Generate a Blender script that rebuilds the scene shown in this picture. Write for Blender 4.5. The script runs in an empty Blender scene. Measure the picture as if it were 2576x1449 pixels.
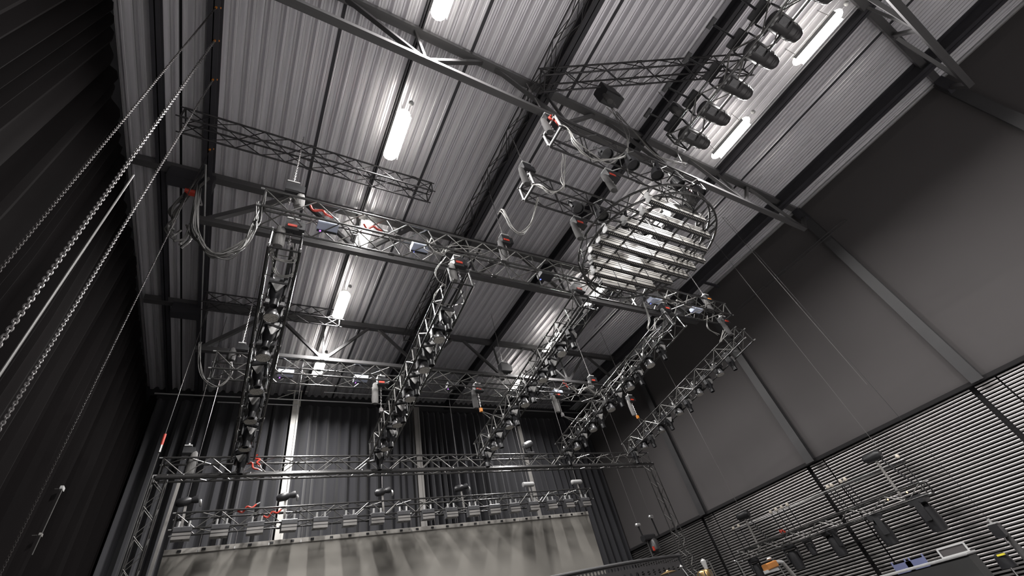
import bpy, math, random
from mathutils import Vector, Matrix
random.seed(7)
S = bpy.context.scene
COL = S.collection
PI = math.pi
ZC = 1.7                      # eye height of the photographer above the hall floor

# ------------------------------------------------------------------ camera
cam = bpy.data.cameras.new('camera')
cam.sensor_width = 36.0
cam.sensor_fit = 'HORIZONTAL'
cam.lens = 1074.257 / 2576 * 36.0
cam.clip_end = 200
co = bpy.data.objects.new('camera', cam)
COL.objects.link(co)
# camera right / forward / up in hall axes (x across, y towards the back wall, z up)
R_ = Vector((0.86459495, -0.45616629, -0.21068433))
F_ = Vector((0.47118572, 0.59041418, 0.65528246))
U_ = Vector((-0.17452675, -0.66582536, 0.72540816))
mw = Matrix.Identity(4)
for i in range(3):
    mw[i][0], mw[i][1], mw[i][2] = R_[i], U_[i], -F_[i]
mw[2][3] = ZC
co.matrix_world = mw
S.camera = co

# ------------------------------------------------------------------ world, exposure
w = bpy.data.worlds.new('world')
S.world = w
w.use_nodes = True
w.node_tree.nodes['Background'].inputs[0].default_value = (0.5, 0.52, 0.6, 1)
w.node_tree.nodes['Background'].inputs[1].default_value = 0.0
S.view_settings.view_transform = 'Standard'
S.view_settings.look = 'None'
S.view_settings.gamma = 1.0
S.view_settings.use_curve_mapping = False
S.view_settings.exposure = 0.0
S.cycles.max_bounces = 8
S.cycles.diffuse_bounces = 4
S.cycles.glossy_bounces = 4
S.cycles.caustics_reflective = False
S.cycles.caustics_refractive = False
S.cycles.sample_clamp_indirect = 6.0
S.cycles.use_denoising = True
LAMP_W = 540.0                # watts of each linear lamp of the left row
LAMP_W2 = 290.0               # the right row is dimmer
LAMP_SPREAD = 156
LAMP_SPREAD2 = 150
DIFF_E = 12.0                  # glow of the opal diffuser

# ------------------------------------------------------------------ materials
MATS = {}
def mat(name, col, rough=0.5, metal=0.0, noise=0.0, scale=8.0, emit=0.0, stretch=(1, 1, 1), bump=0.0, sheen=0.0, spec=0.5, coat=0.0):
    m = bpy.data.materials.new(name)
    m.use_nodes = True
    nt = m.node_tree
    b = nt.nodes['Principled BSDF']
    b.inputs['Base Color'].default_value = (*col, 1)
    b.inputs['Roughness'].default_value = rough
    b.inputs['Metallic'].default_value = metal
    b.inputs['Specular IOR Level'].default_value = spec
    b.inputs['Coat Weight'].default_value = coat
    if sheen:
        b.inputs['Sheen Weight'].default_value = sheen
    if emit:
        b.inputs['Emission Color'].default_value = (*col, 1)
        b.inputs['Emission Strength'].default_value = emit
    if noise or bump:
        tc = nt.nodes.new('ShaderNodeTexCoord')
        mp = nt.nodes.new('ShaderNodeMapping')
        mp.inputs['Scale'].default_value = stretch
        nz = nt.nodes.new('ShaderNodeTexNoise')
        nz.inputs['Scale'].default_value = scale
        nz.inputs['Detail'].default_value = 4
        nt.links.new(tc.outputs['Object'], mp.inputs[0])
        nt.links.new(mp.outputs[0], nz.inputs['Vector'])
        if noise:
            mr = nt.nodes.new('ShaderNodeMapRange')
            mr.inputs['To Min'].default_value = 1 - noise
            mr.inputs['To Max'].default_value = 1 + noise
            mx = nt.nodes.new('ShaderNodeVectorMath')
            mx.operation = 'SCALE'
            mx.inputs[0].default_value = col
            nt.links.new(nz.outputs['Fac'], mr.inputs['Value'])
            nt.links.new(mr.outputs[0], mx.inputs['Scale'])
            nt.links.new(mx.outputs[0], b.inputs['Base Color'])
            mr2 = nt.nodes.new('ShaderNodeMapRange')
            mr2.inputs['To Min'].default_value = max(0.05, rough - 0.12)
            mr2.inputs['To Max'].default_value = min(1, rough + 0.12)
            nt.links.new(nz.outputs['Fac'], mr2.inputs['Value'])
            nt.links.new(mr2.outputs[0], b.inputs['Roughness'])
        if bump:
            bp = nt.nodes.new('ShaderNodeBump')
            bp.inputs['Strength'].default_value = bump
            bp.inputs['Distance'].default_value = 0.02
            nt.links.new(nz.outputs['Fac'], bp.inputs['Height'])
            nt.links.new(bp.outputs[0], b.inputs['Normal'])
    MATS[name] = m
    return m

mat('deck', (0.80, 0.785, 0.82), 0.36, 0.45, 0.20, 3.0, stretch=(4, 0.12, 4))
mat('deck_fine', (0.86, 0.845, 0.88), 0.30, 0.55, 0.20, 3.0, stretch=(4, 0.12, 4))
mat('purlin', (0.035, 0.034, 0.04), 0.6, 0, 0.3, 2.0)
mat('roof_steel', (0.085, 0.083, 0.085), 0.42, 0.1, 0.25, 3.0)
mat('black_truss', (0.045, 0.044, 0.044), 0.26, 0.35, 0.2, 6.0, coat=0.4)
mat('matte_truss', (0.03, 0.028, 0.03), 0.5, 0.0, 0.2, 6.0)
mat('black_metal', (0.016, 0.016, 0.018), 0.33, 0.0, 0.2, 9.0)
mat('black_plastic', (0.02, 0.02, 0.022), 0.4, 0.0, 0.2, 9.0)
mat('grey_plastic', (0.10, 0.10, 0.105), 0.3, 0.0, 0.2, 9.0)
mat('spot_grey', (0.045, 0.043, 0.045), 0.35, 0.0, 0.2, 9.0)
mat('cover_grey', (0.27, 0.265, 0.26), 0.4, 0.0, 0.15, 9.0)
mat('silver', (0.55, 0.55, 0.55), 0.35, 0.7, 0.15, 9.0)
mat('light_grey', (0.42, 0.42, 0.42), 0.45, 0.0, 0.12, 9.0)
mat('batten_face', (0.62, 0.60, 0.56), 0.4, 0.2, 0.12, 5.0)
mat('chain', (0.30, 0.29, 0.29), 0.35, 0.8, 0.2, 20.0)
mat('cable', (0.03, 0.03, 0.032), 0.35, 0.0, 0.2, 20.0)
mat('grey_cable', (0.10, 0.098, 0.095), 0.35, 0.0, 0.2, 20.0)
mat('bag', (0.13, 0.127, 0.124), 0.9, 0.0, 0.35, 14.0, stretch=(3, 3, 0.5), bump=0.4)
mat('bag_dark', (0.06, 0.058, 0.058), 0.85, 0.0, 0.35, 14.0, stretch=(3, 3, 0.5), bump=0.4)
mat('red', (0.50, 0.045, 0.025), 0.5, 0.0, 0.15, 9.0)
mat('orange', (0.75, 0.26, 0.03), 0.5, 0.0, 0.15, 9.0)
mat('pale_cable', (0.24, 0.235, 0.225), 0.4, 0.0, 0.2, 20.0)
mat('lit_truss_brace', (0.17, 0.167, 0.16), 0.3, 0.45, 0.2, 6.0)  # braces coloured lighter than the chords to imitate lamp light on them
mat('blue_box', (0.62, 0.68, 0.85), 0.4, 0.2, 0.12, 7.0)
mat('wall_panel', (0.076, 0.070, 0.071), 0.85, 0.0, 0.1, 0.7)
mat('wall_dark', (0.03, 0.03, 0.033), 0.85, 0.0, 0.2, 1.5)
mat('slat', (0.58, 0.555, 0.555), 0.38, 0.95, 0.2, 2.0, stretch=(1, 0.3, 1))
mat('slat_back', (0.012, 0.011, 0.012), 0.9)
mat('column', (0.045, 0.044, 0.046), 0.5, 0, 0.2, 2.0)
mat('white_column', (0.62, 0.61, 0.58), 0.5, 0, 0.12, 3.0)
mat('grey_column', (0.25, 0.24, 0.23), 0.5, 0, 0.12, 3.0)
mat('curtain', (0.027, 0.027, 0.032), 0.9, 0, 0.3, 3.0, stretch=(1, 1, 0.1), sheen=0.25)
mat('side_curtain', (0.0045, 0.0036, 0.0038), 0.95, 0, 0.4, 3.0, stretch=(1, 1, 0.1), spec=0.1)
mat('dull_chain', (0.06, 0.055, 0.055), 0.45, 0.6, 0.2, 20.0)
mat('floor', (0.56, 0.55, 0.55), 0.6, 0, 0.2, 2.0)
mat('stage_black', (0.03, 0.03, 0.03), 0.6, 0, 0.2, 2.0)
mat('screen', (0.30, 0.285, 0.26), 0.9, 0, 0.06, 0.8)
mat('screen_hem', (0.45, 0.43, 0.40), 0.9, 0, 0.06, 2.0)
mat('brass', (0.45, 0.30, 0.13), 0.3, 0.9, 0.15, 6.0)
mat('wood_orange', (0.42, 0.17, 0.045), 0.5, 0, 0.2, 6.0)
mat('chrome', (0.7, 0.7, 0.7), 0.18, 0.95, 0.1, 6.0)
mat('chair_blue', (0.16, 0.18, 0.32), 0.5, 0, 0.15, 6.0)
mat('lamp_glow', (1.0, 0.96, 0.88), 0.5, emit=DIFF_E)
mat('lamp_case', (0.5, 0.5, 0.5), 0.5, 0.0, 0.1, 6.0)
mat('violet_led', (0.45, 0.15, 1.0), 0.5, emit=2.5)
mat('blue_led', (0.15, 0.2, 1.0), 0.5, emit=2.5)
mat('warm_led', (1.0, 0.55, 0.25), 0.5, emit=3.0)
mat('bulb', (0.75, 0.68, 0.58), 0.25, 0.0)
mat('yellow', (0.75, 0.65, 0.05), 0.5)

def dotted(name, base, dot, scale):
    m = bpy.data.materials.new(name); m.use_nodes = True
    nt = m.node_tree; b = nt.nodes['Principled BSDF']
    tc = nt.nodes.new('ShaderNodeTexCoord')
    v = nt.nodes.new('ShaderNodeTexVoronoi'); v.inputs['Scale'].default_value = scale
    r = nt.nodes.new('ShaderNodeValToRGB')
    r.color_ramp.elements[0].color = (*dot, 1); r.color_ramp.elements[1].color = (*base, 1)
    r.color_ramp.elements[0].position = 0.30; r.color_ramp.elements[1].position = 0.62
    nt.links.new(tc.outputs['Object'], v.inputs['Vector'])
    nt.links.new(v.outputs['Distance'], r.inputs[0])
    nt.links.new(r.outputs[0], b.inputs['Base Color'])
    b.inputs['Roughness'].default_value = 0.35
    MATS[name] = m
dotted('lens', (0.26, 0.25, 0.23), (0.62, 0.59, 0.54), 58.0)

def led_dots(name):
    m = bpy.data.materials.new(name); m.use_nodes = True
    nt = m.node_tree; b = nt.nodes['Principled BSDF']
    tc = nt.nodes.new('ShaderNodeTexCoord')
    sx = nt.nodes.new('ShaderNodeSeparateXYZ')
    a = nt.nodes.new('ShaderNodeMath'); a.operation = 'MULTIPLY'; a.inputs[1].default_value = 2 * PI / 0.055
    s = nt.nodes.new('ShaderNodeMath'); s.operation = 'SINE'
    g = nt.nodes.new('ShaderNodeMath'); g.operation = 'GREATER_THAN'; g.inputs[1].default_value = 0.15
    mx = nt.nodes.new('ShaderNodeMix'); mx.data_type = 'RGBA'
    mx.inputs[6].default_value = (0.012, 0.012, 0.012, 1); mx.inputs[7].default_value = (0.42, 0.40, 0.36, 1)
    nt.links.new(tc.outputs['Object'], sx.inputs[0]); nt.links.new(sx.outputs[0], a.inputs[0])
    nt.links.new(a.outputs[0], s.inputs[0]); nt.links.new(s.outputs[0], g.inputs[0])
    nt.links.new(g.outputs[0], mx.inputs[0]); nt.links.new(mx.outputs[2], b.inputs['Base Color'])
    b.inputs['Roughness'].default_value = 0.4
    MATS[name] = m
led_dots('led_dots')

# ------------------------------------------------------------------ helpers
def V(x, y, z):
    """hall point; z measured from eye height"""
    return Vector((x, y, z + ZC))

def frame(d, up=Vector((0, 0, 1))):
    x = Vector(d).normalized()
    if abs(x.dot(up)) > 0.999:
        up = Vector((0, 1, 0))
    y = up.cross(x).normalized()
    z = x.cross(y)
    m = Matrix.Identity(4)
    for i in range(3):
        m[i][0], m[i][1], m[i][2] = x[i], y[i], z[i]
    return m

class MB:
    def __init__(s):
        s.v = []; s.f = []
    def box(s, c, size, rot=None, bev=0.0):
        c = Vector(c); hx, hy, hz = size[0] / 2, size[1] / 2, size[2] / 2
        k = len(s.v)
        if bev <= 0:
            pts = [Vector((x, y, z)) for x in (-hx, hx) for y in (-hy, hy) for z in (-hz, hz)]
            fs = [(0, 1, 3, 2), (4, 6, 7, 5), (0, 4, 5, 1), (2, 3, 7, 6), (0, 2, 6, 4), (1, 5, 7, 3)]
        else:
            # octagonal prism along x with chamfered long edges
            prof = [(-hy + bev, -hz), (hy - bev, -hz), (hy, -hz + bev), (hy, hz - bev), (hy - bev, hz), (-hy + bev, hz), (-hy, hz - bev), (-hy, -hz + bev)]
            pts = [Vector((x, p[0], p[1])) for x in (-hx, hx) for p in prof]
            fs = [tuple(range(7, -1, -1)), tuple(range(8, 16))] + [(i, (i + 1) % 8, 8 + (i + 1) % 8, 8 + i) for i in range(8)]
        for p in pts:
            s.v.append(c + (rot @ p if rot else p))
        s.f += [tuple(k + i for i in f) for f in fs]
        return s
    def tube(s, pts, r, n=8, closed=False, cap=True):
        pts = [Vector(p) for p in pts]
        k = len(s.v); m = len(pts)
        prev = None
        for i, p in enumerate(pts):
            a = pts[i - 1] if (i > 0 or closed) else p
            b = pts[(i + 1) % m] if (i < m - 1 or closed) else p
            d = (b - a).normalized()
            if prev is None:
                u = Vector((0, 0, 1)).cross(d)
                if u.length < 1e-3: u = Vector((1, 0, 0)).cross(d)
                u.normalize()
            else:
                u = (prev - d * prev.dot(d)).normalized()
            prev = u
            q = d.cross(u)
            rr = r[i] if isinstance(r, (list, tuple)) else r
            for j in range(n):
                t = 2 * PI * j / n
                s.v.append(p + (u * math.cos(t) + q * math.sin(t)) * rr)
        rng = m if closed else m - 1
        for i in range(rng):
            i2 = (i + 1) % m
            for j in range(n):
                j2 = (j + 1) % n
                s.f.append((k + i * n + j, k + i * n + j2, k + i2 * n + j2, k + i2 * n + j))
        if cap and not closed:
            s.f.append(tuple(k + j for j in reversed(range(n))))
            s.f.append(tuple(k + (m - 1) * n + j for j in range(n)))
        return s
    def lathe(s, prof, n=16, M=None):
        """profile of (radius, z) turned about local z"""
        k = len(s.v)
        for r, z in prof:
            for j in range(n):
                t = 2 * PI * j / n
                p = Vector((r * math.cos(t), r * math.sin(t), z))
                s.v.append(M @ p if M else p)
        for i in range(len(prof) - 1):
            for j in range(n):
                j2 = (j + 1) % n
                s.f.append((k + i * n + j, k + i * n + j2, k + (i + 1) * n + j2, k + (i + 1) * n + j))
        s.f.append(tuple(k + j for j in reversed(range(n))))
        e = k + (len(prof) - 1) * n
        s.f.append(tuple(e + j for j in range(n)))
        return s
    def mesh(s, name, m, smooth=False):
        me = bpy.data.meshes.new(name)
        me.from_pydata([tuple(v) for v in s.v], [], s.f)
        me.materials.append(MATS[m])
        if smooth:
            me.polygons.foreach_set('use_smooth', [True] * len(me.polygons))
            try:
                me.set_sharp_from_angle(angle=math.radians(40))
            except Exception:
                pass
        me.update()
        return me

def link(name, me, parent=None, M=None):
    o = bpy.data.objects.new(name, me)
    COL.objects.link(o)
    if parent: o.parent = parent
    if M is not None: o.matrix_local = M
    return o

def part(name, mb, m, parent, M=None, smooth=False, label=None):
    o = link(name, mb.mesh(name, m, smooth), parent, M)
    if label: o['label'] = label
    return o

def tag(o, label=None, cat=None, group=None, kind=None):
    if label: o['label'] = label
    if cat: o['category'] = cat
    if group: o['group'] = group
    if kind: o['kind'] = kind
    return o

def thing(name, label, cat, M=None, group=None):
    o = bpy.data.objects.new(name, None)
    o.empty_display_size = 0.2
    COL.objects.link(o)
    if M is not None:
        o.matrix_world = M if isinstance(M, Matrix) else Matrix.Translation(M)
    return tag(o, label, cat, group)

def copy_tree(o, parent=None):
    c = o.copy(); COL.objects.link(c); c.parent = parent
    for ch in o.children: copy_tree(ch, c)
    return c

_bars = {}
def bar(name, parent, a, b, r, m, n=8):
    """round bar between two local points; the mesh is shared by all bars of one material"""
    key = ('r', m, n)
    if key not in _bars:
        _bars[key] = MB().tube([(0, 0, 0), (1, 0, 0)], 1.0, n).mesh('round_bar', m, True)
    a = Vector(a); b = Vector(b); d = b - a
    M = Matrix.Translation(a) @ frame(d) @ Matrix.Diagonal((d.length, r, r, 1))
    return link(name, _bars[key], parent, M)

def flat(name, parent, a, b, wy, wz, m, up=Vector((0, 0, 1))):
    """rectangular bar between two local points"""
    key = ('b', m)
    if key not in _bars:
        _bars[key] = MB().box((0.5, 0, 0), (1, 1, 1)).mesh('flat_bar', m)
    a = Vector(a); b = Vector(b); d = b - a
    M = Matrix.Translation(a) @ frame(d, up) @ Matrix.Diagonal((d.length, wy, wz, 1))
    return link(name, _bars[key], parent, M)

def smooth_path(pts, n=6):
    pts = [Vector(p) for p in pts]
    if len(pts) < 3: return pts
    P = [pts[0] * 2 - pts[1]] + pts + [pts[-1] * 2 - pts[-2]]
    out = []
    for i in range(1, len(P) - 2):
        a, b, c, d = P[i - 1], P[i], P[i + 1], P[i + 2]
        for k in range(n):
            t = k / n
            out.append(0.5 * ((2 * b) + (c - a) * t + (2 * a - 5 * b + 4 * c - d) * t * t + (3 * b - a - 3 * c + d) * t ** 3))
    out.append(pts[-1])
    return out

def box_truss(name, label, a, b, wd, ht, m, bay=0.5, rc=0.025, rb=0.013, faces='lrtb', style='z', group=None, up=Vector((0, 0, 1)), seg=2.5):
    """box truss from a to b (centre line); children: four chords, couplers, braces, end frames"""
    a = Vector(a); b = Vector(b); L = (b - a).length
    t = thing(name, label, 'truss', Matrix.Translation(a) @ frame(b - a, up), group)
    y, z = wd / 2, ht / 2
    mb = 'lit_truss_brace' if m == 'black_truss' else m
    for sy in (-1, 1):
        for sz in (-1, 1):
            bar('chord', t, (0, sy * y, sz * z), (L, sy * y, sz * z), rc, m, 10)
    n = max(2, round(L / bay)); s = L / n
    def P(f, i, k):
        x = i * s
        return {'l': (x, y, z * k), 'r': (x, -y, z * k), 't': (x, y * k, z), 'b': (x, y * k, -z)}[f]
    for f in faces:
        for i in range(n):
            if f in 'lr' or style == 'z':
                k = 1 if i % 2 == 0 else -1
                bar('brace', t, P(f, i, k), P(f, i + 1, -k), rb, mb, 6)
            if style == 'ladder' and i > 0:
                bar('rung', t, P(f, i, 1), P(f, i, -1), rb, mb, 6)
    for sy in (-1, 1):
        for sz in (-1, 1):
            bar('spigot', t, (-0.07, sy * y, sz * z), (0, sy * y, sz * z), rc * 0.7, 'silver' if m == 'black_truss' else m, 6)
            bar('spigot', t, (L, sy * y, sz * z), (L + 0.07, sy * y, sz * z), rc * 0.7, 'silver' if m == 'black_truss' else m, 6)
    for x in (0.012, L - 0.012):
        for q in (((x, -y, -z), (x, y, -z)), ((x, -y, z), (x, y, z)), ((x, -y, -z), (x, -y, z)), ((x, y, -z), (x, y, z))):
            bar('end_frame', t, q[0], q[1], rb * 1.5, m, 6)
    k = 1
    while k * seg < L - 0.4:
        for sy in (-1, 1):
            for sz in (-1, 1):
                bar('coupler', t, (k * seg - 0.06, sy * y, sz * z), (k * seg + 0.06, sy * y, sz * z), rc * 1.5, m, 8)
        k += 1
    return t

def chain_mesh(L, pitch=0.05, wire=0.008, wd=0.017):
    """hanging chain of interlocked links from z=0 down to z=-L"""
    b = MB(); n = max(2, int(L / pitch))
    for i in range(n):
        z = -(i + 0.5) * pitch
        ring = []
        for k in range(8):
            t = 2 * PI * k / 8
            u = math.cos(t) * wd; v = math.sin(t) * pitch * 0.72
            ring.append((u, 0, z + v) if i % 2 == 0 else (0, u, z + v))
        b.tube(ring, wire, 4, closed=True)
    return b

# ------------------------------------------------------------------ setting: floor, ceiling, walls
YB, YF, XL, XR, ZR = 18.5, -12.0, -3.6, 17.0, 10.8
fl = link('floor', MB().box((6.7, 3.2, -0.1), (XR - XL + 0.6, YB - YF + 0.6, 0.2)).mesh('floor', 'floor'))
tag(fl, kind='structure')
part('stage_deck', MB().box((4.0, 10.7, 0.5), (15.0, 15.0, 1.0)), 'stage_black', fl, label='black stage deck')  # unseen; front edge brought forward to cut bounce light on the rear roof
part('added_dark_mat', MB().box((14.3, 10.7, 0.01), (5.3, 15.0, 0.02)), 'stage_black', fl, label='added black floor covering, out of view')  # added out of view to keep floor bounce off the rear roof

ceil = tag(bpy.data.objects.new('ceiling', None), kind='structure'); COL.objects.link(ceil)
ceil.location = (0, 0, ZR + ZC)
def deck(x0, x1, pitch, dep, lo, web):
    """trapezoidal roof sheet: ribs run along y"""
    prof = []
    x = x0
    while x < x1 - 1e-6:
        up = (lo + pitch) / 2; g = 0.007
        pr = [(0, 0), (lo * 0.4, 0), (lo * 0.5, 0.006), (lo * 0.6, 0), (lo, 0), (lo + web, dep), (up - g, dep), (up - g * 0.6, dep + 0.03), (up + g * 0.6, dep + 0.03), (up + g, dep), (pitch - web, dep)] if pitch > 0.2 else [(0, 0), (lo, 0), (lo + web, dep), (pitch - web, dep)]
        for dx, z in pr:
            if x + dx <= x1: prof.append((x + dx, z))
        x += pitch
    prof.append((x1, 0))
    ys = (YF, -7, -2.5, 2.73, 7.95, 13.0, YB)
    b = MB()
    for y in ys:
        for px, pz in prof: b.v.append(Vector((px, y, pz)))
    n = len(prof)
    for j in range(len(ys) - 1):
        for i in range(n - 1):
            b.f.append((j * n + i, (j + 1) * n + i, (j + 1) * n + i + 1, j * n + i + 1))
    return b
edges = [XL - 0.3, -2.62, 0.16, 2.94, 5.72, 8.5, 12.05]
for i in range(len(edges) - 1):
    part('deck_sheet', deck(edges[i] + 0.025, edges[i + 1] - 0.025, 0.29, 0.105, 0.088, 0.058), 'deck', ceil)
for x0, x1 in ((12.05, 13.27), (13.27, 15.7), (15.7, XR + 0.3)):
    part('deck_sheet', deck(x0 + 0.02, x1 - 0.02, 0.1445, 0.066, 0.044, 0.034), 'deck_fine', ceil)
part('roof_board', MB().box((6.7, 3.2, 0.20), (XR - XL + 0.6, YB - YF + 0.6, 0.08)), 'wall_dark', ceil)
def ibeam(a, b, wd, ht, tf=0.02):
    """I section along y, centred on x=0 between the two y values"""
    m = MB(); L = b - a; c = (a + b) / 2
    m.box((0, c, ht / 2 - tf / 2), (wd, L, tf)); m.box((0, c, -ht / 2 + tf / 2), (wd, L, tf)); m.box((0, c, 0), (tf, L, ht))
    return m
for x, wd, ht in ((-2.02, 0.2, 0.34), (1.7, 0.09, 0.12), (5.04, 0.24, 0.34), (8.45, 0.24, 0.34), (12.0, 0.22, 0.24), (15.5, 0.34, 0.42), (-2.98, 0.16, 0.2)):
    part('roof_beam', ibeam(YF, YB, wd, ht), 'purlin', ceil, Matrix.Translation((x, 0, -ht / 2 - 0.005)))
for x in (0.16, 2.94, 5.72, 13.27):
    part('seam_bar', MB().box((x, 3.2, -0.006), (0.07, YB - YF, 0.03)), 'purlin', ceil)
part('eave_channel', MB().box((16.86, 3.2, -0.05), (0.06, YB - YF, 0.1)), 'silver', ceil, label='pale eave channel along the right wall')
for y in (7.0, 8.4):
    part('eave_strut', MB().box((16.3, y, -0.2), (1.3, 0.08, 0.1)), 'purlin', ceil)

# right wall: grey boards above, horizontal ribbed cladding below, steel columns
wr = tag(bpy.data.objects.new('wall_right', None), kind='structure'); COL.objects.link(wr)
COLS = (-2.5, 2.75, 7.97, 13.1)
part('wall_backing', MB().box((XR + 0.25, 3.2, ZR / 2 + 0.8), (0.2, YB - YF, ZR + 2.2)), 'slat_back', wr)
ys = [YF] + [c for c in COLS] + [YB]
for i in range(len(ys) - 1):
    part('wall_board', MB().box((XR + 0.06, (ys[i] + ys[i + 1]) / 2, ZC + 7.0), (0.08, ys[i + 1] - ys[i] - 0.03, 7.6)), 'wall_panel', wr)
part('wall_ledge', MB().box((XR + 0.02, 3.2, ZC + 3.14), (0.16, YB - YF, 0.10)), 'slat_back', wr)
for c in COLS:
    b = MB()
    b.box((XR - 0.20, c, ZC + 6.9), (0.02, 0.30, 7.6)); b.box((XR - 0.02, c, ZC + 6.9), (0.02, 0.30, 7.6)); b.box((XR - 0.11, c, ZC + 6.9), (0.18, 0.02, 7.6))
    part('steel_column', b, 'column', wr)
PITCH = 0.084
slat_lens = {}
def slat(y0, y1, k):
    L = round(y1 - y0, 3)
    if L not in slat_lens:
        b = MB()
        # trapezoid rib, flat face to the room, sloped flanks
        pr = ((0.03, -0.030), (-0.004, -0.026), (-0.013, -0.012), (-0.015, 0.003), (-0.011, 0.016), (0.0, 0.025), (0.03, 0.028))
        for y in (-L / 2, L / 2):
            for x, z in pr: b.v.append(Vector((x, y, z)))
        n = len(pr)
        b.f += [(i, i + 1, n + i + 1, n + i) for i in range(n - 1)] + [tuple(reversed(range(n))), tuple(range(n, 2 * n))]
        slat_lens[L] = b.mesh('slat', 'slat', True)
    z = ZC + 3.04 - k * PITCH
    M = Matrix.Translation((XR + 0.05, (y0 + y1) / 2, z)) @ Matrix.Rotation(random.uniform(-0.12, 0.12), 4, 'Y')
    return link('slat', slat_lens[L], wr, M)
bays = [(-4.0, -2.85), (-2.15, 2.41), (3.09, 7.63), (8.31, 12.76), (13.44, 18.4)]
NS = 44
for k in range(NS):
    for y0, y1 in bays[1:]:
        slat(y0, y1, k)
    for c in COLS[1:]:
        slat(c - 0.30, c + 0.20, k)
low = MB()
for k in range(NS, 56):
    z = ZC + 3.04 - k * PITCH
    low.box((XR + 0.06, 7.6, z), (0.05, 22.0, 0.04))
o = part('slats', low, 'slat', wr); o['kind'] = 'stuff'
wl_ = tag(link('wall_left', MB().box((XL - 0.2, 3.2, ZR / 2 + 0.8), (0.2, YB - YF, ZR + 2.2)).mesh('wall_left', 'wall_dark')), kind='structure')
wf = tag(link('wall_front', MB().box((6.7, YF - 0.1, ZR / 2 + 0.8), (XR - XL + 0.6, 0.2, ZR + 2.2)).mesh('wall_front', 'wall_dark')), kind='structure')
wb = tag(link('wall_back', MB().box((6.7, YB + 0.1, ZR / 2 + 0.8), (XR - XL + 0.6, 0.2, ZR + 2.2)).mesh('wall_back', 'wall_dark')), kind='structure')
def col_mesh(x, y, z0, z1, wd=0.26, dp=0.2):
    b = MB()
    b.box((x, y - dp / 2, (z0 + z1) / 2), (wd, 0.02, z1 - z0)); b.box((x, y + dp / 2, (z0 + z1) / 2), (wd, 0.02, z1 - z0)); b.box((x, y, (z0 + z1) / 2), (0.02, dp, z1 - z0))
    # a cable duct clipped to the face
    b.box((x + 0.07, y - dp / 2 - 0.02, (z0 + z1) / 2), (0.04, 0.03, z1 - z0))
    return b
part('steel_column', col_mesh(1.47, 18.02, 0, ZC + 10.3), 'white_column', wb, label='white steel column')
part('steel_column', col_mesh(6.64, 18.02, 0, ZC + 10.2), 'grey_column', wb, label='grey steel column')
part('steel_column', col_mesh(12.15, 18.02, 0, ZC + 10.2, 0.2), 'grey_column', wb, label='grey steel column')
part('steel_column', col_mesh(-3.3, 18.02, 0, ZC + 10.2, 0.2), 'side_curtain', wb, label='steel column darkened for the shaded left corner')  # shade of the left corner put into the column colour

# ------------------------------------------------------------------ curtains
def curtain(L, H, pitch, amp, seed):
    """pleated cloth hanging from z=0 to z=-H, along local x"""
    rnd = random.Random(seed); b = MB()
    xs = []; x = 0.0
    while x < L:
        p = pitch * rnd.uniform(0.6, 1.5); a = amp * rnd.uniform(0.5, 1.3)
        for k in range(6):
            t = k / 6
            xs.append((min(L, x + p * t), math.sin(2 * PI * t) * a - abs(math.sin(PI * t)) * a * 0.5))
        x += p
    xs.append((L, 0)); xs.sort()
    n = len(xs); rows = (0, -0.25, -H * 0.35, -H * 0.7, -H)
    for ri, z in enumerate(rows):
        g = 0.55 if ri == 0 else 1.0 + 0.12 * ri
        for xx, yy in xs:
            b.v.append(Vector((xx, yy * g + 0.03 * math.sin(xx * 1.7 + z), z)))
    for r in range(len(rows) - 1):
        for i in range(n - 1):
            b.f.append((r * n + i, (r + 1) * n + i, (r + 1) * n + i + 1, r * n + i + 1))
    return b
def hang(label, x, y, z, L, H, pitch, amp, seed, m, rot=0.0):
    o = link('stage_curtain', curtain(L, H, pitch, amp, seed).mesh('stage_curtain', m, True))
    o.matrix_world = Matrix.Translation((x, y, z + ZC)) @ Matrix.Rotation(rot, 4, 'Z')
    tag(o, label, 'curtain', 'black stage curtains')
    return o
hang('pleated black back curtain left of the white column', -3.3, 18.2, 10.2, 4.6, 11.2, 0.36, 0.15, 1, 'curtain')
hang('pleated black back curtain between the white column and the grey column', 1.62, 18.2, 10.2, 4.85, 11.2, 0.36, 0.12, 2, 'curtain')
hang('pleated black back curtain right of the grey column, tightly folded', 6.8, 18.2, 10.1, 5.2, 11.1, 0.30, 0.16, 3, 'curtain')
hang('pleated black back curtain beside the right end of the screen', 12.3, 18.2, 10.0, 4.6, 11.0, 0.34, 0.12, 4, 'curtain')
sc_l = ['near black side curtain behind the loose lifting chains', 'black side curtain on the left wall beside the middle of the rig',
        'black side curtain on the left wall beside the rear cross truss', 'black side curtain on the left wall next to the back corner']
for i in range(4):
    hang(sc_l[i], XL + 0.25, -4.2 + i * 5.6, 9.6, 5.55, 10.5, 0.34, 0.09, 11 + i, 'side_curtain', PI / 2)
t = thing('curtain_track', 'thin steel pipe track along the top of the back curtains', 'track', V(-3.3, 17.9, 10.28))
bar('pipe', t, (0, 0, 0), (20.0, 0, 0), 0.03, 'silver'); bar('pipe', t, (2.0, 0, -0.25), (4.9, 0, -0.25), 0.022, 'silver')
for x in (4.65, 4.9): bar('bracket', t, (x, 0, -0.3), (x, 0, 0.45), 0.025, 'white_column')
bar('bracket', t, (4.35, 0, 0.42), (5.15, 0, 0.42), 0.02, 'white_column'); bar('brace', t, (4.0, 0, 0.02), (4.65, 0, 0.35), 0.015, 'white_column')
t = thing('conduit', 'thin bright conduit along the back of the roof', 'conduit', V(2.4, 17.2, 10.3))
bar('pipe', t, (0, 0, 0), (13, 0, 0), 0.02, 'silver')
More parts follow.
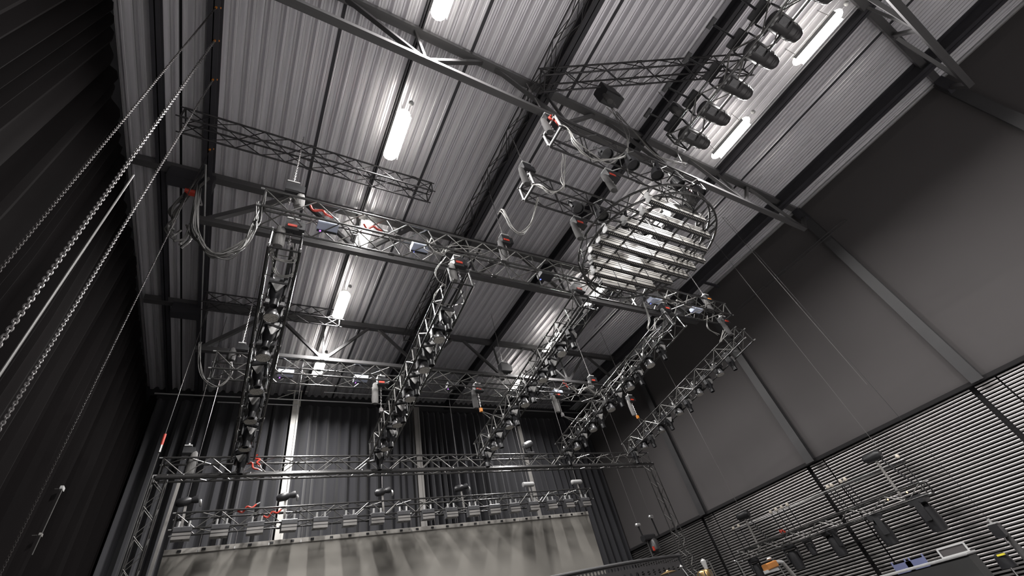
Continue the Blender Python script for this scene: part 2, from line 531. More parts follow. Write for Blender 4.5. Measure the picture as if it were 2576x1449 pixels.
for k in range(5): bar('hanger', t, (0.5 + 3 * k, 0, 0), (0.5 + 3 * k, 0, 0.58), 0.008, 'black_metal', 6)

# ------------------------------------------------------------------ roof trusses
T_LABEL = ['painted steel roof truss crossing the upper right corner', 'painted steel roof truss passing in front of the round rig',
           'painted steel roof truss behind the front cross truss', 'painted steel roof truss above the rear cross truss', 'dark steel roof truss against the back wall']
for ti, y in enumerate((-2.5, 2.73, 7.95, 13.0)):
    t = thing('roof_truss', T_LABEL[ti], 'roof truss', V(0, y, 0), 'roof trusses')
    zb, zt = 9.0, 10.66
    rs = 'roof_steel'
    flat('bottom_chord', t, (-1.85, 0, zb), (15.3, 0, zb), 0.14, 0.14, rs)
    flat('top_chord', t, (-3.5, 0, zt), (16.95, 0, zt), 0.18, 0.2, rs)
    flat('end_post', t, (15.3, 0, zb), (16.9, 0, zt - 0.25), 0.12, 0.12, rs)
    flat('end_post', t, (-1.7, 0, zb + 0.05), (-0.1, 0, zt), 0.12, 0.12, rs)
    nodes = (1.7, 5.1, 8.57, 12.0)
    for i, x in enumerate(nodes):
        flat('post', t, (x, 0, zb), (x - 0.12, 0, zt), 0.06, 0.06, rs)
        flat('diagonal', t, (x, 0, zb), (x - 1.6, 0, zt), 0.09, 0.09, rs)
        flat('diagonal', t, (x, 0, zb), (x + 1.55, 0, zt), 0.09, 0.09, rs)
        part('gusset', MB().box((x, 0, zb + 0.14), (0.34, 0.02, 0.22)), rs, t)
    flat('diagonal', t, (15.25, 0, zb), (13.6, 0, zt), 0.09, 0.09, rs)
    part('bearing_plate', MB().box((16.7, 0, zt - 0.35), (0.5, 0.24, 0.5)), 'purlin', t)
    part('bearing_plate', MB().box((-2.3, 0, zt - 0.3), (0.9, 0.3, 0.4)), 'purlin', t)

# ------------------------------------------------------------------ linear high-bay lamps
def stadium(L, wd, dz, n=6):
    """half-round opal bar with rounded ends: flat top at z=0, bulging down by dz"""
    b = MB(); rows = 5; out = []
    for k in range(rows):
        f = k / (rows - 1); sc = math.cos(f * PI / 2 * 0.96); z = -math.sin(f * PI / 2) * dz
        ring = []
        r = wd / 2 * sc; h = L / 2 - wd / 2
        for j in range(n + 1):
            a = -PI / 2 + PI * j / n; ring.append((r * math.sin(a), h + r * math.cos(a), z))
        for j in range(n + 1):
            a = PI / 2 + PI * j / n; ring.append((r * math.sin(a), -h + r * math.cos(a), z))
        out.append(ring)
    m = len(out[0])
    for ring in out: b.v += [Vector(p) for p in ring]
    for k in range(rows - 1):
        for j in range(m):
            j2 = (j + 1) % m
            b.f.append((k * m + j, (k + 1) * m + j, (k + 1) * m + j2, k * m + j2))
    b.f.append(tuple(reversed([(rows - 1) * m + j for j in range(m)])))
    # rounded upper side as well, so some light leaves upward
    k0 = len(b.v)
    for k in range(rows):
        f = k / (rows - 1); sc = math.cos(f * PI / 2 * 0.9)
        for p in out[0]: b.v.append(Vector((p[0] * sc, p[1] * (1 - (1 - sc) * wd / L), math.sin(f * PI / 2) * dz * 1.2)))
    for k in range(rows - 1):
        for j in range(m):
            j2 = (j + 1) % m
            b.f.append((k0 + k * m + j, k0 + k * m + j2, k0 + (k + 1) * m + j2, k0 + (k + 1) * m + j))
    b.f.append(tuple(k0 + (rows - 1) * m + j for j in range(m)))
    return b
LAMP_LEN = 1.42
def make_lamp():
    t = thing('high_bay_lamp', 'lamp', 'lamp', V(0, 0, 10.2))
    part('housing', MB().box((0, 0, 0.10), (0.14, LAMP_LEN - 0.2, 0.10)), 'lamp_case', t)
    part('diffuser', stadium(LAMP_LEN, 0.34, 0.05), 'lamp_glow', t, smooth=True)
    for s in (-1, 1): part('side_reflector', MB().box((s * 0.182, 0, -0.032), (0.006, LAMP_LEN - 0.25, 0.115)), 'lamp_case', t)
    for s in (-1, 1):
        bar('hanger', t, (0, s * 0.5, 0.12), (0, s * 0.5, 0.69), 0.008, 'chain', 6)
    part('junction_ball', MB().lathe([(0.01, -0.06), (0.05, -0.04), (0.06, 0), (0.05, 0.04), (0.01, 0.06)], 10), 'light_grey', t, Matrix.Translation((0.1, -LAMP_LEN / 2 - 0.15, 0.1)), True)
    li = bpy.data.lights.new('lamp_light', 'AREA'); li.shape = 'RECTANGLE'; li.size = 0.28; li.size_y = LAMP_LEN - 0.1
    li.energy = LAMP_W; li.color = (1.0, 0.975, 0.955); li.spread = math.radians(LAMP_SPREAD)
    lo = bpy.data.objects.new('lamp_light', li); COL.objects.link(lo); lo.parent = t; lo.location = (0, 0, -0.056)
    return t
lamp0 = LIGHT2 = None
ORD = ['first', 'second', 'third', 'fourth', 'fifth', 'sixth', 'seventh', 'eighth', 'ninth', 'tenth', 'eleventh', 'twelfth', 'thirteenth', 'fourteenth', 'fifteenth', 'sixteenth', 'seventeenth']
LAMPS = [(1.85, 1.55, 'glowing linear lamp cut by the top edge, over the near roof truss'),
         (1.84, 5.0, 'large glowing linear lamp above the dark hanging lattice on the left'),
         (1.86, 8.45, 'glowing linear lamp shining through the front cross truss'),
         (1.89, 11.48, 'glowing linear lamp between the two leftmost fixture trusses, beyond the front cross truss'),
         (1.86, 15.2, 'glowing linear lamp seen through the left part of the rear cross truss'),
         (10.83, -1.37, 'long glowing linear lamp near the upper right roof truss'),
         (10.84, 1.58, 'glowing linear lamp right of the lowest profile spotlight'),
         (10.82, 4.98, 'glowing linear lamp seen through the round rig'),
         (10.78, 8.65, 'glowing linear lamp at the lower rim of the round rig'),
         (10.76, 11.9, 'mostly hidden linear lamp behind the middle fixture truss'),
         (10.73, 15.2, 'glowing linear lamp seen through the right part of the rear cross truss'),
         (1.85, -2.0, 'linear lamp behind the photographer in the left row'),
         (10.83, -5.0, 'linear lamp behind the photographer in the right row'),
         (1.85, -5.5, 'added unseen linear lamp further behind the photographer in the left row'),  # unseen, added to brighten the floor and the front roof deck
         (1.85, -9.0, 'added unseen linear lamp at the far front of the hall in the left row')]  # also an unseen extra, put in for more bounce onto the roof
for x, y, lb in LAMPS:
    if lamp0 is None:
        lamp0 = o = make_lamp()
    else:
        o = copy_tree(lamp0)
    o.location = V(x, y, 10.2)
    if x > 5:
        for ch in o.children:
            if ch.type == 'LIGHT':
                if LIGHT2 is None:
                    LIGHT2 = ch.data.copy(); LIGHT2.energy = LAMP_W2; LIGHT2.spread = math.radians(LAMP_SPREAD2)
                ch.data = LIGHT2
    tag(o, lb, 'lamp', 'linear ceiling lamps')

# ------------------------------------------------------------------ truss grid
MZ, MY, BY, BZ = 7.33, 5.86, 11.15, 7.28
box_truss('cross_truss', 'black front cross truss carrying the front hoists of the fixture trusses', V(-0.55, MY, MZ), V(13.1, MY, MZ), 0.5, 0.5, 'black_truss', 0.45)
box_truss('cross_truss', 'black rear cross truss near the back, with the rear hoists under it', V(-1.1, BY, BZ), V(12.3, BY, BZ), 0.5, 0.5, 'black_truss', 0.5)
LX = (-0.04, 3.38, 6.84, 10.2, 13.55)
L_N = ('leftmost', 'second from left', 'middle', 'second from right', 'rightmost')
SL = -0.131
LDIR = Vector((0, 1, SL)).normalized()
def lpos(i, y, dz=0.0):
    return V(LX[i], y, 6.5 + SL * (y - 6.05) + dz)
for i in range(5):
    ft = box_truss('fixture_truss', '%s of the five sloping black trusses filled with moving lights' % L_N[i], lpos(i, 5.85), lpos(i, 12.5), 0.5, 0.5, 'black_truss', 0.5, faces='lrt', style='ladder', group='sloping fixture trusses')
    for sx in (-0.11, 0.11): bar('mounting_pipe', ft, (0.1, sx, 0.0), (6.5, sx, 0.0), 0.022, 'black_truss', 8)
# goal-post truss in front of the screen
box_truss('goalpost_truss', 'black horizontal truss of the goalpost frame above the screen', V(-1.72, 12.95, 5.38), V(14.7, 12.95, 5.38), 0.42, 0.42, 'black_truss', 0.5)
t = thing('pipe', 'thick black pipe under the front edge of the goalpost truss', 'pipe', V(-1.72, 12.6, 5.06))
bar('tube', t, (0, 0, 0), (16.35, 0, 0), 0.05, 'black_truss', 12)
for k in range(12): bar('clamp', t, (0.5 + k * 1.4, 0.05, 0.0), (0.5 + k * 1.4, 0.12, 0.11), 0.03, 'black_metal')
box_truss('tower_truss', 'thin black lattice leg at the left end of the goalpost truss', V(-1.66, 12.85, 5.1), V(-1.66, 12.85, -0.7), 0.27, 0.27, 'black_truss', 0.3, 0.018, 0.008, up=Vector((0, 1, 0)))
box_truss('tower_truss', 'thin black lattice leg at the right end of the goalpost truss', V(14.62, 12.85, 5.1), V(14.62, 12.85, -0.7), 0.27, 0.27, 'black_truss', 0.3, 0.018, 0.008, up=Vector((0, 1, 0)))
box_truss('screen_truss', 'black truss hanging directly over the grey screen', V(-1.3, 14.72, 4.68), V(12.5, 14.72, 4.68), 0.5, 0.4, 'black_truss', 0.5)
box_truss('rigging_truss', 'matte black truss with pale end frame, nearest above the round rig', V(4.3, 2.66, 7.92), V(8.72, 2.66, 7.92), 0.46, 0.46, 'matte_truss', 0.55)
box_truss('rigging_truss', 'matte black truss with pale end frame, further one above the round rig', V(4.45, 4.02, 7.92), V(8.75, 4.02, 7.92), 0.46, 0.46, 'matte_truss', 0.55)
box_truss('roof_lattice', 'dark lattice truss hung under the roof left of the big lamp', V(-2.4, 6.17, 10.0), V(3.1, 6.17, 10.0), 0.38, 0.38, 'matte_truss', 0.5, 0.022, 0.012)
box_truss('roof_lattice', 'dark lattice truss lying diagonally under the roof toward the profile spotlights', V(4.5, 2.36, 10.0), V(9.4, -0.14, 10.0), 0.38, 0.38, 'matte_truss', 0.5, 0.022, 0.012)
box_truss('roof_lattice', 'faint dark lattice truss under the roof in the left rear', V(-1.85, 11.95, 10.0), V(2.0, 11.95, 10.0), 0.38, 0.38, 'matte_truss', 0.5, 0.022, 0.012)
box_truss('lattice_girder', 'long thin lattice girder beside the dark roof beam in the middle', V(4.62, -2.0, 10.3), V(4.62, 12.9, 10.3), 0.3, 0.3, 'matte_truss', 0.6, 0.018, 0.01)
box_truss('spot_truss', 'black truss under the roof holding the row of profile spotlights', V(7.72, -3.2, 8.5), V(7.72, 1.95, 8.5), 0.44, 0.44, 'black_truss', 0.5)
# pale end frames of the two rigging trusses
for y, nm in ((2.66, 'nearest'), (4.02, 'further')):
    t = thing('end_frame', 'pale metal end frame on the left end of the %s rigging truss' % nm, 'frame', V(4.28 if y < 3 else 4.43, y, 7.92))
    for a, b in (((0, -.23, -.23), (0, .23, -.23)), ((0, -.23, .23), (0, .23, .23)), ((0, -.23, -.23), (0, -.23, .23)), ((0, .23, -.23), (0, .23, .23))):
        flat('edge_bar', t, a, b, 0.04, 0.02, 'light_grey', Vector((1, 0, 0)))

# ------------------------------------------------------------------ moving lights on the fixture trusses
def make_wash():
    t = thing('wash_light', 'wash', 'stage light', Matrix.Identity(4))
    part('base', MB().box((0, 0, 0.30), (0.34, 0.26, 0.12), bev=0.02), 'black_plastic', t)
    for s in (-1, 1):
        part('yoke_arm', MB().box((s * 0.165, 0, 0.17), (0.035, 0.1, 0.26), bev=0.01), 'black_plastic', t)
        bar('clamp', t, (s * 0.12, 0, 0.36), (s * 0.12, 0, 0.46), 0.03, 'silver')
    hd = part('head', MB().lathe([(0.05, 0.24), (0.085, 0.21), (0.10, 0.15), (0.115, 0.09), (0.138, 0.06), (0.142, 0.0), (0.13, 0.0)], 20), 'grey_plastic', t, smooth=True)
    part('lens', MB().lathe([(0.131, 0.004), (0.128, -0.012)], 24), 'lens', hd, smooth=False, label='dotted pale lens')
    return t
def make_spot():
    t = thing('spot_light', 'spot', 'stage light', Matrix.Identity(4))
    part('base', MB().box((0, 0, 0.64), (0.36, 0.28, 0.13), bev=0.03), 'black_plastic', t)
    for s in (-1, 1):
        part('yoke_arm', MB().box((s * 0.17, 0, 0.46), (0.04, 0.12, 0.32), bev=0.015), 'black_plastic', t)
        bar('clamp', t, (s * 0.12, 0, 0.70), (s * 0.12, 0, 0.80), 0.03, 'silver')
    part('head', MB().lathe([(0.07, 0.58), (0.14, 0.54), (0.15, 0.42), (0.135, 0.30), (0.10, 0.2), (0.085, 0.16)], 10), 'black_metal', t, smooth=True)
    w3 = MB()
    for y in (-0.175, -0.10):
        for x, z in ((-0.13, 0.50), (0.13, 0.50), (0.02, 0.30), (-0.02, 0.30)): w3.v.append(Vector((x * (0.8 if y > -0.15 else 1), y, z)))
    w3.f += [(0, 1, 2, 3), (7, 6, 5, 4), (0, 4, 5, 1), (1, 5, 6, 2), (2, 6, 7, 3), (3, 7, 4, 0)]
    part('side_cover', w3, 'cover_grey', t, label='pale grey wedge-shaped cover')
    part('lens_tube', MB().lathe([(0.08, 0.18), (0.088, 0.14), (0.088, 0.0), (0.07, 0.0), (0.07, 0.05)], 16), 'black_metal', t, smooth=True)
    return t
wash0 = spot0 = None
for i in range(5):
    for k in range(5):
        if wash0 is None: wash0 = o = make_wash()
        else: o = copy_tree(wash0)
        M = Matrix.Translation(lpos(i, 7.32 + 1.1 * k + random.uniform(-.03, .03), -0.42))
        o.matrix_world = M @ Matrix.Rotation(0.05 * random.uniform(-1, 1), 4, 'X') @ Matrix.Rotation(random.uniform(-.15, .15), 4, 'Z')
        tag(o, 'round-lens wash light, %s from the front on the %s fixture truss' % (ORD[k], L_N[i]), 'stage light', 'wash lights on the fixture trusses')
    for k in range(6):
        if spot0 is None: spot0 = o = make_spot()
        else: o = copy_tree(spot0)
        M = Matrix.Translation(lpos(i, 6.78 + 1.12 * k + random.uniform(-.03, .03), -0.66)) @ Matrix.Scale(0.86, 4)
        o.matrix_world = M @ Matrix.Rotation(0.08 * random.uniform(-1, 1), 4, 'Y') @ Matrix.Rotation(random.uniform(-.5, .5), 4, 'Z')
        tag(o, 'black tube-nosed spotlight, %s from the front on the %s fixture truss' % (ORD[k], L_N[i]), 'stage light', 'spotlights on the fixture trusses')

# ------------------------------------------------------------------ chain hoists
def hoist(label, x, y, zm, z_top, z_bot, bag='bag', red=True, side=1, bagL=0.6, big=1.0, lab='red'):
    """motor at zm, chain up to z_top and down to z_bot, cloth bag beside it"""
    t = thing('chain_hoist', label, 'hoist', V(x, y, zm))
    b = MB(); b.box((0, 0, 0.14 * big), (0.24 * big, 0.2 * big, 0.28 * big), bev=0.03); b.box((0.16 * big, 0, 0.14 * big), (0.12 * big, 0.16 * big, 0.2 * big))
    mb_ = part('motor_body', b, 'black_plastic', t)
    if red: part('label_plate', MB().box((0, -0.105 * big, 0.08 * big), (0.16 * big, 0.012, 0.06 * big)), lab, mb_, label='%s label' % lab)
    part('top_cover', MB().box((0, -0.02, 0.295 * big), (0.22 * big, 0.17 * big, 0.03)), 'light_grey', t)
    bar('hook', t, (0, 0, 0.30 * big), (0, 0, 0.40 * big), 0.028, 'silver')
    cs = 0.6 if z_top - zm > 3.4 else 1.0
    if z_top > zm + 0.5: part('chain', chain_mesh(z_top - zm - 0.38 * big, 0.055 * cs, 0.005 * cs, 0.012 * cs), 'dull_chain' if cs < 1 else 'chain', t, Matrix.Translation((0, 0, z_top - zm)))
    if z_bot < zm - 0.12:
        part('load_chain', chain_mesh(zm - z_bot, 0.055, 0.008, 0.018), 'chain', t)
    s = side
    prof = [(0.04, 0.0), (0.07, -0.04), (0.095, -bagL * 0.4), (0.10, -bagL * 0.85), (0.085, -bagL * 0.96), (0.03, -bagL)]
    part('chain_bag', MB().lathe(prof, 12, Matrix.Diagonal((1, 0.7, 1, 1))), bag, t, Matrix.Translation((-0.17 * s, -0.02, 0.08)), True, label='cloth chain bag')
    return t
for i in range(5):
    hoist('hoist with %s chain bag at the front of the %s fixture truss' % ('grey' if i < 2 else 'dark', L_N[i]), LX[i] + (0.05 if i < 4 else -0.45), MY + 0.12, 6.95, 7.0, 6.55,
          'bag' if i in (0, 1) else 'bag_dark', True, 1, 0.58)
B_N = ('second from left', 'middle', 'second from right', 'rightmost')
for j, (x, zb) in enumerate(((3.1, 6.15), (6.28, 6.3), (9.5, 6.25), (13.2, 6.3))):
    hoist('hoist with grey bag at the rear of the %s fixture truss' % B_N[j], x, BY, 6.98, 7.1 if j < 3 else 10.6, zb, 'bag' if j != 1 else 'bag_dark', True, 1, 0.7)
    s = thing('sling', 'steel lifting sling below the rear hoist of the %s fixture truss' % B_N[j], 'sling', V(x, BY, zb))
    zt = 6.5 + SL * (BY - 6.05) + 0.25
    bar('sling_leg', s, (0, 0, 0.0), (LX[j + 1] - x - 0.25, 0.05, zt - zb), 0.016, 'grey_cable'); bar('sling_leg', s, (0, 0, 0.0), (LX[j + 1] - x + 0.25, 0.05, zt - zb), 0.016, 'grey_cable')
    part('hook_block', MB().box((0, 0, 0.05), (0.09, 0.07, 0.14), bev=0.02), 'orange' if j in (1, 3) else 'chain', s)
hoist('large lifting hoist with pale bag at the left end of the front cross truss', -0.12, MY, 7.95, 10.3, 7.6, 'bag', False, -1, 0.5, 1.05)
hoist('dark lifting hoist above the front cross truss beside the middle roof beam', 4.87, MY, 8.1, 10.5, 7.6, 'bag_dark', True, 1, 0.9)
hoist('lifting hoist with orange hook at the right end of the front cross truss', 12.72, MY, 7.75, 10.6, 7.6, 'bag_dark', True, 1, 0.5, 1.0, 'orange')
hoist('dark lifting hoist with pale plate above the middle of the rear cross truss', 7.5, BY, 7.85, 10.6, 7.55, 'bag_dark', False, 1, 0.4, 1.3)
hoist('dark lifting hoist above the right end of the rear cross truss', 11.5, BY, 7.75, 10.6, 7.55, 'bag_dark', True, 1, 0.4, 1.0)
hoist('dark lifting hoist above the left part of the rear cross truss', -0.6, BY, 7.75, 10.6, 7.55, 'bag_dark', False, 1, 0.4, 0.8)
hoist('dark lifting hoist on the left end of the nearest rigging truss', 4.4, 2.7, 8.35, 10.5, 8.1, 'bag_dark', True, 1, 0.6)
hoist('dark lifting hoist on the left end of the further rigging truss', 4.55, 3.95, 8.45, 10.5, 8.1, 'bag_dark', False, 1, 0.7)
hoist('hoist with red label and long dark bag under the nearest rigging truss', 5.85, 2.95, 7.35, 7.7, 6.95, 'bag_dark', True, 1, 0.6)
hoist('hoist with red label and long dark bag under the further rigging truss', 5.9, 4.3, 7.35, 7.7, 6.95, 'bag_dark', True, 1, 0.6)
hoist('hoist with red label at the upper rim of the round rig', 8.2, 2.66, 7.45, 7.7, 7.0, 'bag_dark', True, 1, 0.4)
hoist('boxy dark hoist hanging under the diagonal roof lattice', 6.05, 1.95, 9.45, 9.85, 9.1, 'bag_dark', False, 1, 0.4, 1.7)
hoist('small dark hoist at the near end of the profile spotlight truss', 7.5, 1.4, 8.85, 10.0, 8.7, 'bag_dark', False, 1, 0.3)
hoist('lifting hoist with bright chain at the left end of the goalpost truss', -1.3, 12.95, 5.75, 10.3, 5.6, 'bag', False, -1, 0.6, 0.75)
LT_N = ('first', 'second', 'third', 'fourth', 'fifth', 'sixth')
for j, x in enumerate((-1.16, 1.25, 4.1, 6.9, 9.78, 12.17)):
    t = thing('screen_hoist', 'small hoist on a strap above the screen truss, %s from left' % LT_N[j], 'hoist', V(x, 14.72, 5.25), 'hoists of the screen truss')
    if j in (4, 5): part('motor_body', MB().lathe([(0.05, -0.26), (0.09, -0.24), (0.09, 0.22), (0.06, 0.26)], 12, Matrix.Rotation(PI / 2, 4, 'Y')), 'light_grey', t, smooth=True)
    else:
        part('motor_body', MB().lathe([(0.06, -0.24), (0.11, -0.18), (0.12, 0.02), (0.07, 0.10), (0.10, 0.2), (0.10, 0.26)], 12, Matrix.Rotation(PI / 2 - 0.2, 4, 'Y')), 'black_plastic', t, smooth=True)
        part('end_ring', MB().lathe([(0.09, 0.0), (0.10, 0.03), (0.08, 0.05)], 12, Matrix.Rotation(PI / 2 - 0.2, 4, 'Y')), 'silver', t, Matrix.Translation((0.3, 0, -0.06)), True)
    flat('strap', t, (0, 0, -0.08), (0.05, 0.0, -0.75), 0.06, 0.03, 'grey_column', Vector((0, 1, 0)))
    bar('wire', t, (0, 0, 0.05), (0, 0, 5.3), 0.008, 'chain', 5)
# loose chains hanging along the left curtain
for y, x, r, lb in ((4.46, -1.98, 0.8, 'heavy bright lifting chain hanging by the left curtain, nearer and thickest'), (5.28, -1.98, 0.62, 'bright lifting chain hanging by the left curtain, parallel to the thick one'),
                    (3.83, -1.98, 0.5, 'dull lifting chain nearest the left edge'), (7.0, -1.98, 0.42, 'faint lifting chain hanging deep in the left curtain')):
    o = link('lifting_chain', chain_mesh(9.6, 0.055 * r, 0.010 * r, 0.021 * r).mesh('lifting_chain', 'dull_chain' if 'dull' in lb or 'faint' in lb else 'chain'))
    o.matrix_world = Matrix.Translation(V(x, y, 10.45)) @ Matrix.Rotation(0.5, 4, 'Z')
    tag(o, lb, 'chain')
    t = thing('beam_hook', 'yellow beam hook at the top of the chain: %s' % ' '.join(lb.split()[:4]), 'hook', V(x, y, 10.45))
    bar('hook_stem', t, (0, 0, -0.05), (0, 0, 0.14), 0.02, 'orange'); bar('hook_bar', t, (-0.07, 0, 0.05), (0.07, 0, 0.05), 0.018, 'orange')
t = thing('lifting_cable', 'smooth pale cable hanging just beside the thick chain', 'cable', V(-1.98, 4.75, 0))
bar('rope', t, (0, 0, -1.5), (0, 0, 6.0), 0.012, 'grey_cable')

# ------------------------------------------------------------------ splitter boxes in the cross trusses
def splitter(label, x, y, z, m='blue_box', led='violet_led'):
    t = thing('splitter_box', label, 'box', V(x, y, z), 'signal boxes in the cross trusses')
    part('case', MB().box((0, 0, 0), (0.38, 0.24, 0.13), bev=0.015), m, t)
    part('bottom_panel', MB().box((0, 0.10, -0.07), (0.37, 0.05, 0.012)), 'black_plastic', t)
    part('indicator', MB().box((-0.12, 0.10, -0.08), (0.03, 0.03, 0.012)), led, t, label='small glowing indicator')
    flat('strap', t, (0.04, -0.122, 0.068), (0.04, 0.122, 0.068), 0.04, 0.01, 'black_plastic')
    b = MB().tube(smooth_path([(0.2, 0, 0.0), (0.36, -0.05, 0.05), (0.46, 0, -0.08), (0.6, 0.05, 0.0)], 5), 0.012, 6)
    part('lead', b, 'cable', t, smooth=True)
    return t
for x, lb in ((0.62, 'next to the leftmost front hoist'), (2.52, 'left of the second front hoist'), (9.8, 'above the second-last front hoist'), (11.7, 'near the right end')):
    splitter('pale blue signal box inside the front cross truss %s' % lb, x, MY, MZ - 0.1, led='violet_led' if x < 1 else 'blue_led')
splitter('dark signal box inside the front cross truss below the middle roof beam', 5.85, MY, MZ - 0.1, 'black_plastic', 'blue_led')
for x, lb, m in ((0.55, 'beside the leftmost fixture truss', 'blue_box'), (2.52, 'left of the second fixture truss', 'blue_box'), (5.4, 'right of the second fixture truss', 'black_plastic'), (9.55, 'right of the middle fixture truss', 'blue_box')):
    splitter('%s signal box inside the rear cross truss %s' % ('pale' if m == 'blue_box' else 'dark', lb), x, BY, BZ - 0.1, m)

# ------------------------------------------------------------------ round rig with LED battens
RC = Vector((7.63, 4.02, 0))
t = thing('circular_truss', 'round black truss ring hung flat with LED battens under it', 'truss', V(RC.x, RC.y, 6.92))
N = 48
for r in (1.68, 1.36):
    for z in (0.16, -0.16):
        ring = [(r * math.cos(2 * PI * k / N), r * math.sin(2 * PI * k / N), z) for k in range(N)]
        part('ring_tube', MB().tube(ring, 0.026, 8, closed=True), 'black_truss', t, smooth=True)
for k in range(N // 2):
    a0, a1 = 2 * PI * k / (N // 2), 2 * PI * (k + 0.5) / (N // 2)
    p = lambda r, a, z: (r * math.cos(a), r * math.sin(a), z)
    bar('brace', t, p(1.68, a0, -0.16), p(1.36, a1, -0.16), 0.011, 'black_truss', 6)
    bar('brace', t, p(1.68, a0, 0.16), p(1.36, a1, 0.16), 0.011, 'black_truss', 6)
    bar('brace', t, p(1.68, a0, -0.16), p(1.68, a1, 0.16), 0.011, 'black_truss', 6)
    bar('brace', t, p(1.36, a0, 0.16), p(1.36, a1, -0.16), 0.011, 'black_truss', 6)
for x in (-0.9, 0.2, 0.95, 1.15):
    Lx = math.sqrt(1.66 ** 2 - x * x)
    bar('cross_pipe', t, (x, -Lx, -0.2), (x, Lx, -0.2), 0.024, 'black_truss')
BARS = [(6.42, 8.2, 2.76), (6.52, 8.74, 3.08), (6.29, 9.02, 3.44), (5.99, 9.29, 3.76), (6.01, 9.24, 4.05), (6.01, 9.27, 4.36), (6.25, 8.97, 4.67), (6.52, 8.58, 4.95), (6.93, 8.1, 5.2)]
BN = ('topmost, nearest the roof truss', 'second from the top of the ring', 'third from the top of the ring', 'fourth from the top of the ring', 'fifth from the top', 'fourth from the bottom of the ring', 'third from the bottom of the ring', 'second from the bottom of the ring', 'shortest, at the bottom of the ring')
for j, (x0, x1, y) in enumerate(BARS):
    L = x1 - x0
    t = thing('led_batten', 'pale LED batten with dotted underside, %s' % BN[j], 'light', V((x0 + x1) / 2, y, 6.6), 'LED battens under the ring')
    bh = part('housing', MB().box((0, 0.0, 0.115), (L, 0.09, 0.235)), 'batten_face', t)
    part('slot', MB().box((0, -0.046, 0.10), (L, 0.012, 0.020)), 'black_plastic', bh)
    part('slot', MB().box((0, -0.046, 0.175), (L, 0.012, 0.016)), 'black_plastic', bh)
    part('led_tray', MB().box((0, 0.005, -0.012), (L, 0.10, 0.022)), 'black_plastic', t)
    part('led_strip', MB().box((0, -0.01, -0.026), (L - 0.04, 0.03, 0.008)), 'led_dots', t, label='row of pale LED dots')
    part('end_bracket', MB().box((-L / 2 - 0.015, 0, 0.05), (0.025, 0.15, 0.12), bev=0.03).box((-L / 2 - 0.015, -0.02, 0.17), (0.025, 0.13, 0.12), bev=0.03), 'light_grey', t, label='white end bracket')
    for k in range(1, int(L) + 1):
        part('joint_clip', MB().box((-L / 2 + k * L / (int(L) + 1), -0.002, 0.115), (0.025, 0.10, 0.24)), 'black_plastic', t)

# fixtures between the rigging trusses
def par_can(label, x, y, z, rz=0.0, tilt=0.0):
    t = thing('par_light', label, 'stage light', Matrix.Translation(V(x, y, z)) @ Matrix.Rotation(rz, 4, 'Z') @ Matrix.Rotation(tilt, 4, 'X'), 'lights above the round rig')
    part('can', MB().lathe([(0.05, 0.26), (0.11, 0.22), (0.13, 0.1), (0.14, 0.0), (0.12, 0.0), (0.11, 0.04)], 14), 'black_metal', t, smooth=True)
    for s in (-1, 1): part('yoke_arm', MB().box((s * 0.155, 0, 0.2), (0.02, 0.05, 0.3)), 'black_metal', t)
    part('yoke_bar', MB().box((0, 0, 0.35), (0.33, 0.05, 0.02)), 'black_metal', t)
    bar('clamp', t, (0, 0, 0.35), (0, 0, 0.46), 0.03, 'silver')
    return t
pn = 0
for y, nm in ((2.66, 'nearest'), (4.02, 'further')):
    for k in range(5):
        par_can('black can light under the %s rigging truss, %s from its left end' % (nm, ORD[k]), 5.3 + 0.72 * k + (0.2 if y > 3 else 0), y - 0.23, 7.24, k * 0.5, 0.25 * ((k % 3) - 1))

# ------------------------------------------------------------------ profile spotlights, upper right
def make_profile():
    t = thing('profile_spotlight', 'p', 'stage light', Matrix.Identity(4))
    RX = Matrix.Translation((0.16, 0, 0)) @ Matrix.Rotation(PI / 2, 4, 'Y')
    pb = part('body', MB().lathe([(0.10, 0.0), (0.17, 0.04), (0.185, 0.15), (0.185, 0.42), (0.165, 0.46)], 16, RX), 'spot_grey', t, smooth=True)
    part('front_barrel', MB().lathe([(0.165, 0.46), (0.17, 0.48), (0.165, 0.56), (0.172, 0.57), (0.160, 0.62), (0.166, 0.63), (0.15, 0.70), (0.154, 0.71), (0.13, 0.79), (0.09, 0.83), (0.04, 0.84)], 16, RX), 'spot_grey', t, smooth=True)
    part('vent_panel', MB().box((0.32, -0.06, -0.165), (0.2, 0.14, 0.06)), 'grey_plastic', pb, label='paler grey panel')
    part('vent_panel', MB().box((0.50, -0.06, -0.16), (0.05, 0.12, 0.07)), 'black_plastic', pb, label='black recessed panel')
    for s in (-1, 1): part('yoke_arm', MB().box((0.16, s * 0.205, 0.12), (0.10, 0.03, 0.30), bev=0.01), 'black_plastic', t)
    part('base', MB().box((0.04, 0, 0.33), (0.22, 0.40, 0.10), bev=0.02), 'black_plastic', t)
    bar('outrigger', t, (0.0, 0, 0.32), (-0.75, 0, 0.24), 0.022, 'black_metal')
    part('outrigger_box', MB().box((-0.78, 0, 0.22), (0.08, 0.22, 0.06)), 'black_plastic', t)
    return t
prof0 = None
for k, y in enumerate((1.64, 1.0, 0.34, -0.37, -0.95, -1.7)):
    if prof0 is None: prof0 = o = make_profile()
    else: o = copy_tree(prof0)
    o.matrix_world = Matrix.Translation(V(7.42, y + 0.04, 8.45)) @ Matrix.Rotation(-0.03, 4, 'Z') @ Matrix.Rotation(0.12, 4, 'Y')
    tag(o, 'dark barrel-shaped profile spotlight, %s from the lower end of the row' % ORD[k], 'stage light', 'profile spotlights in the upper right')

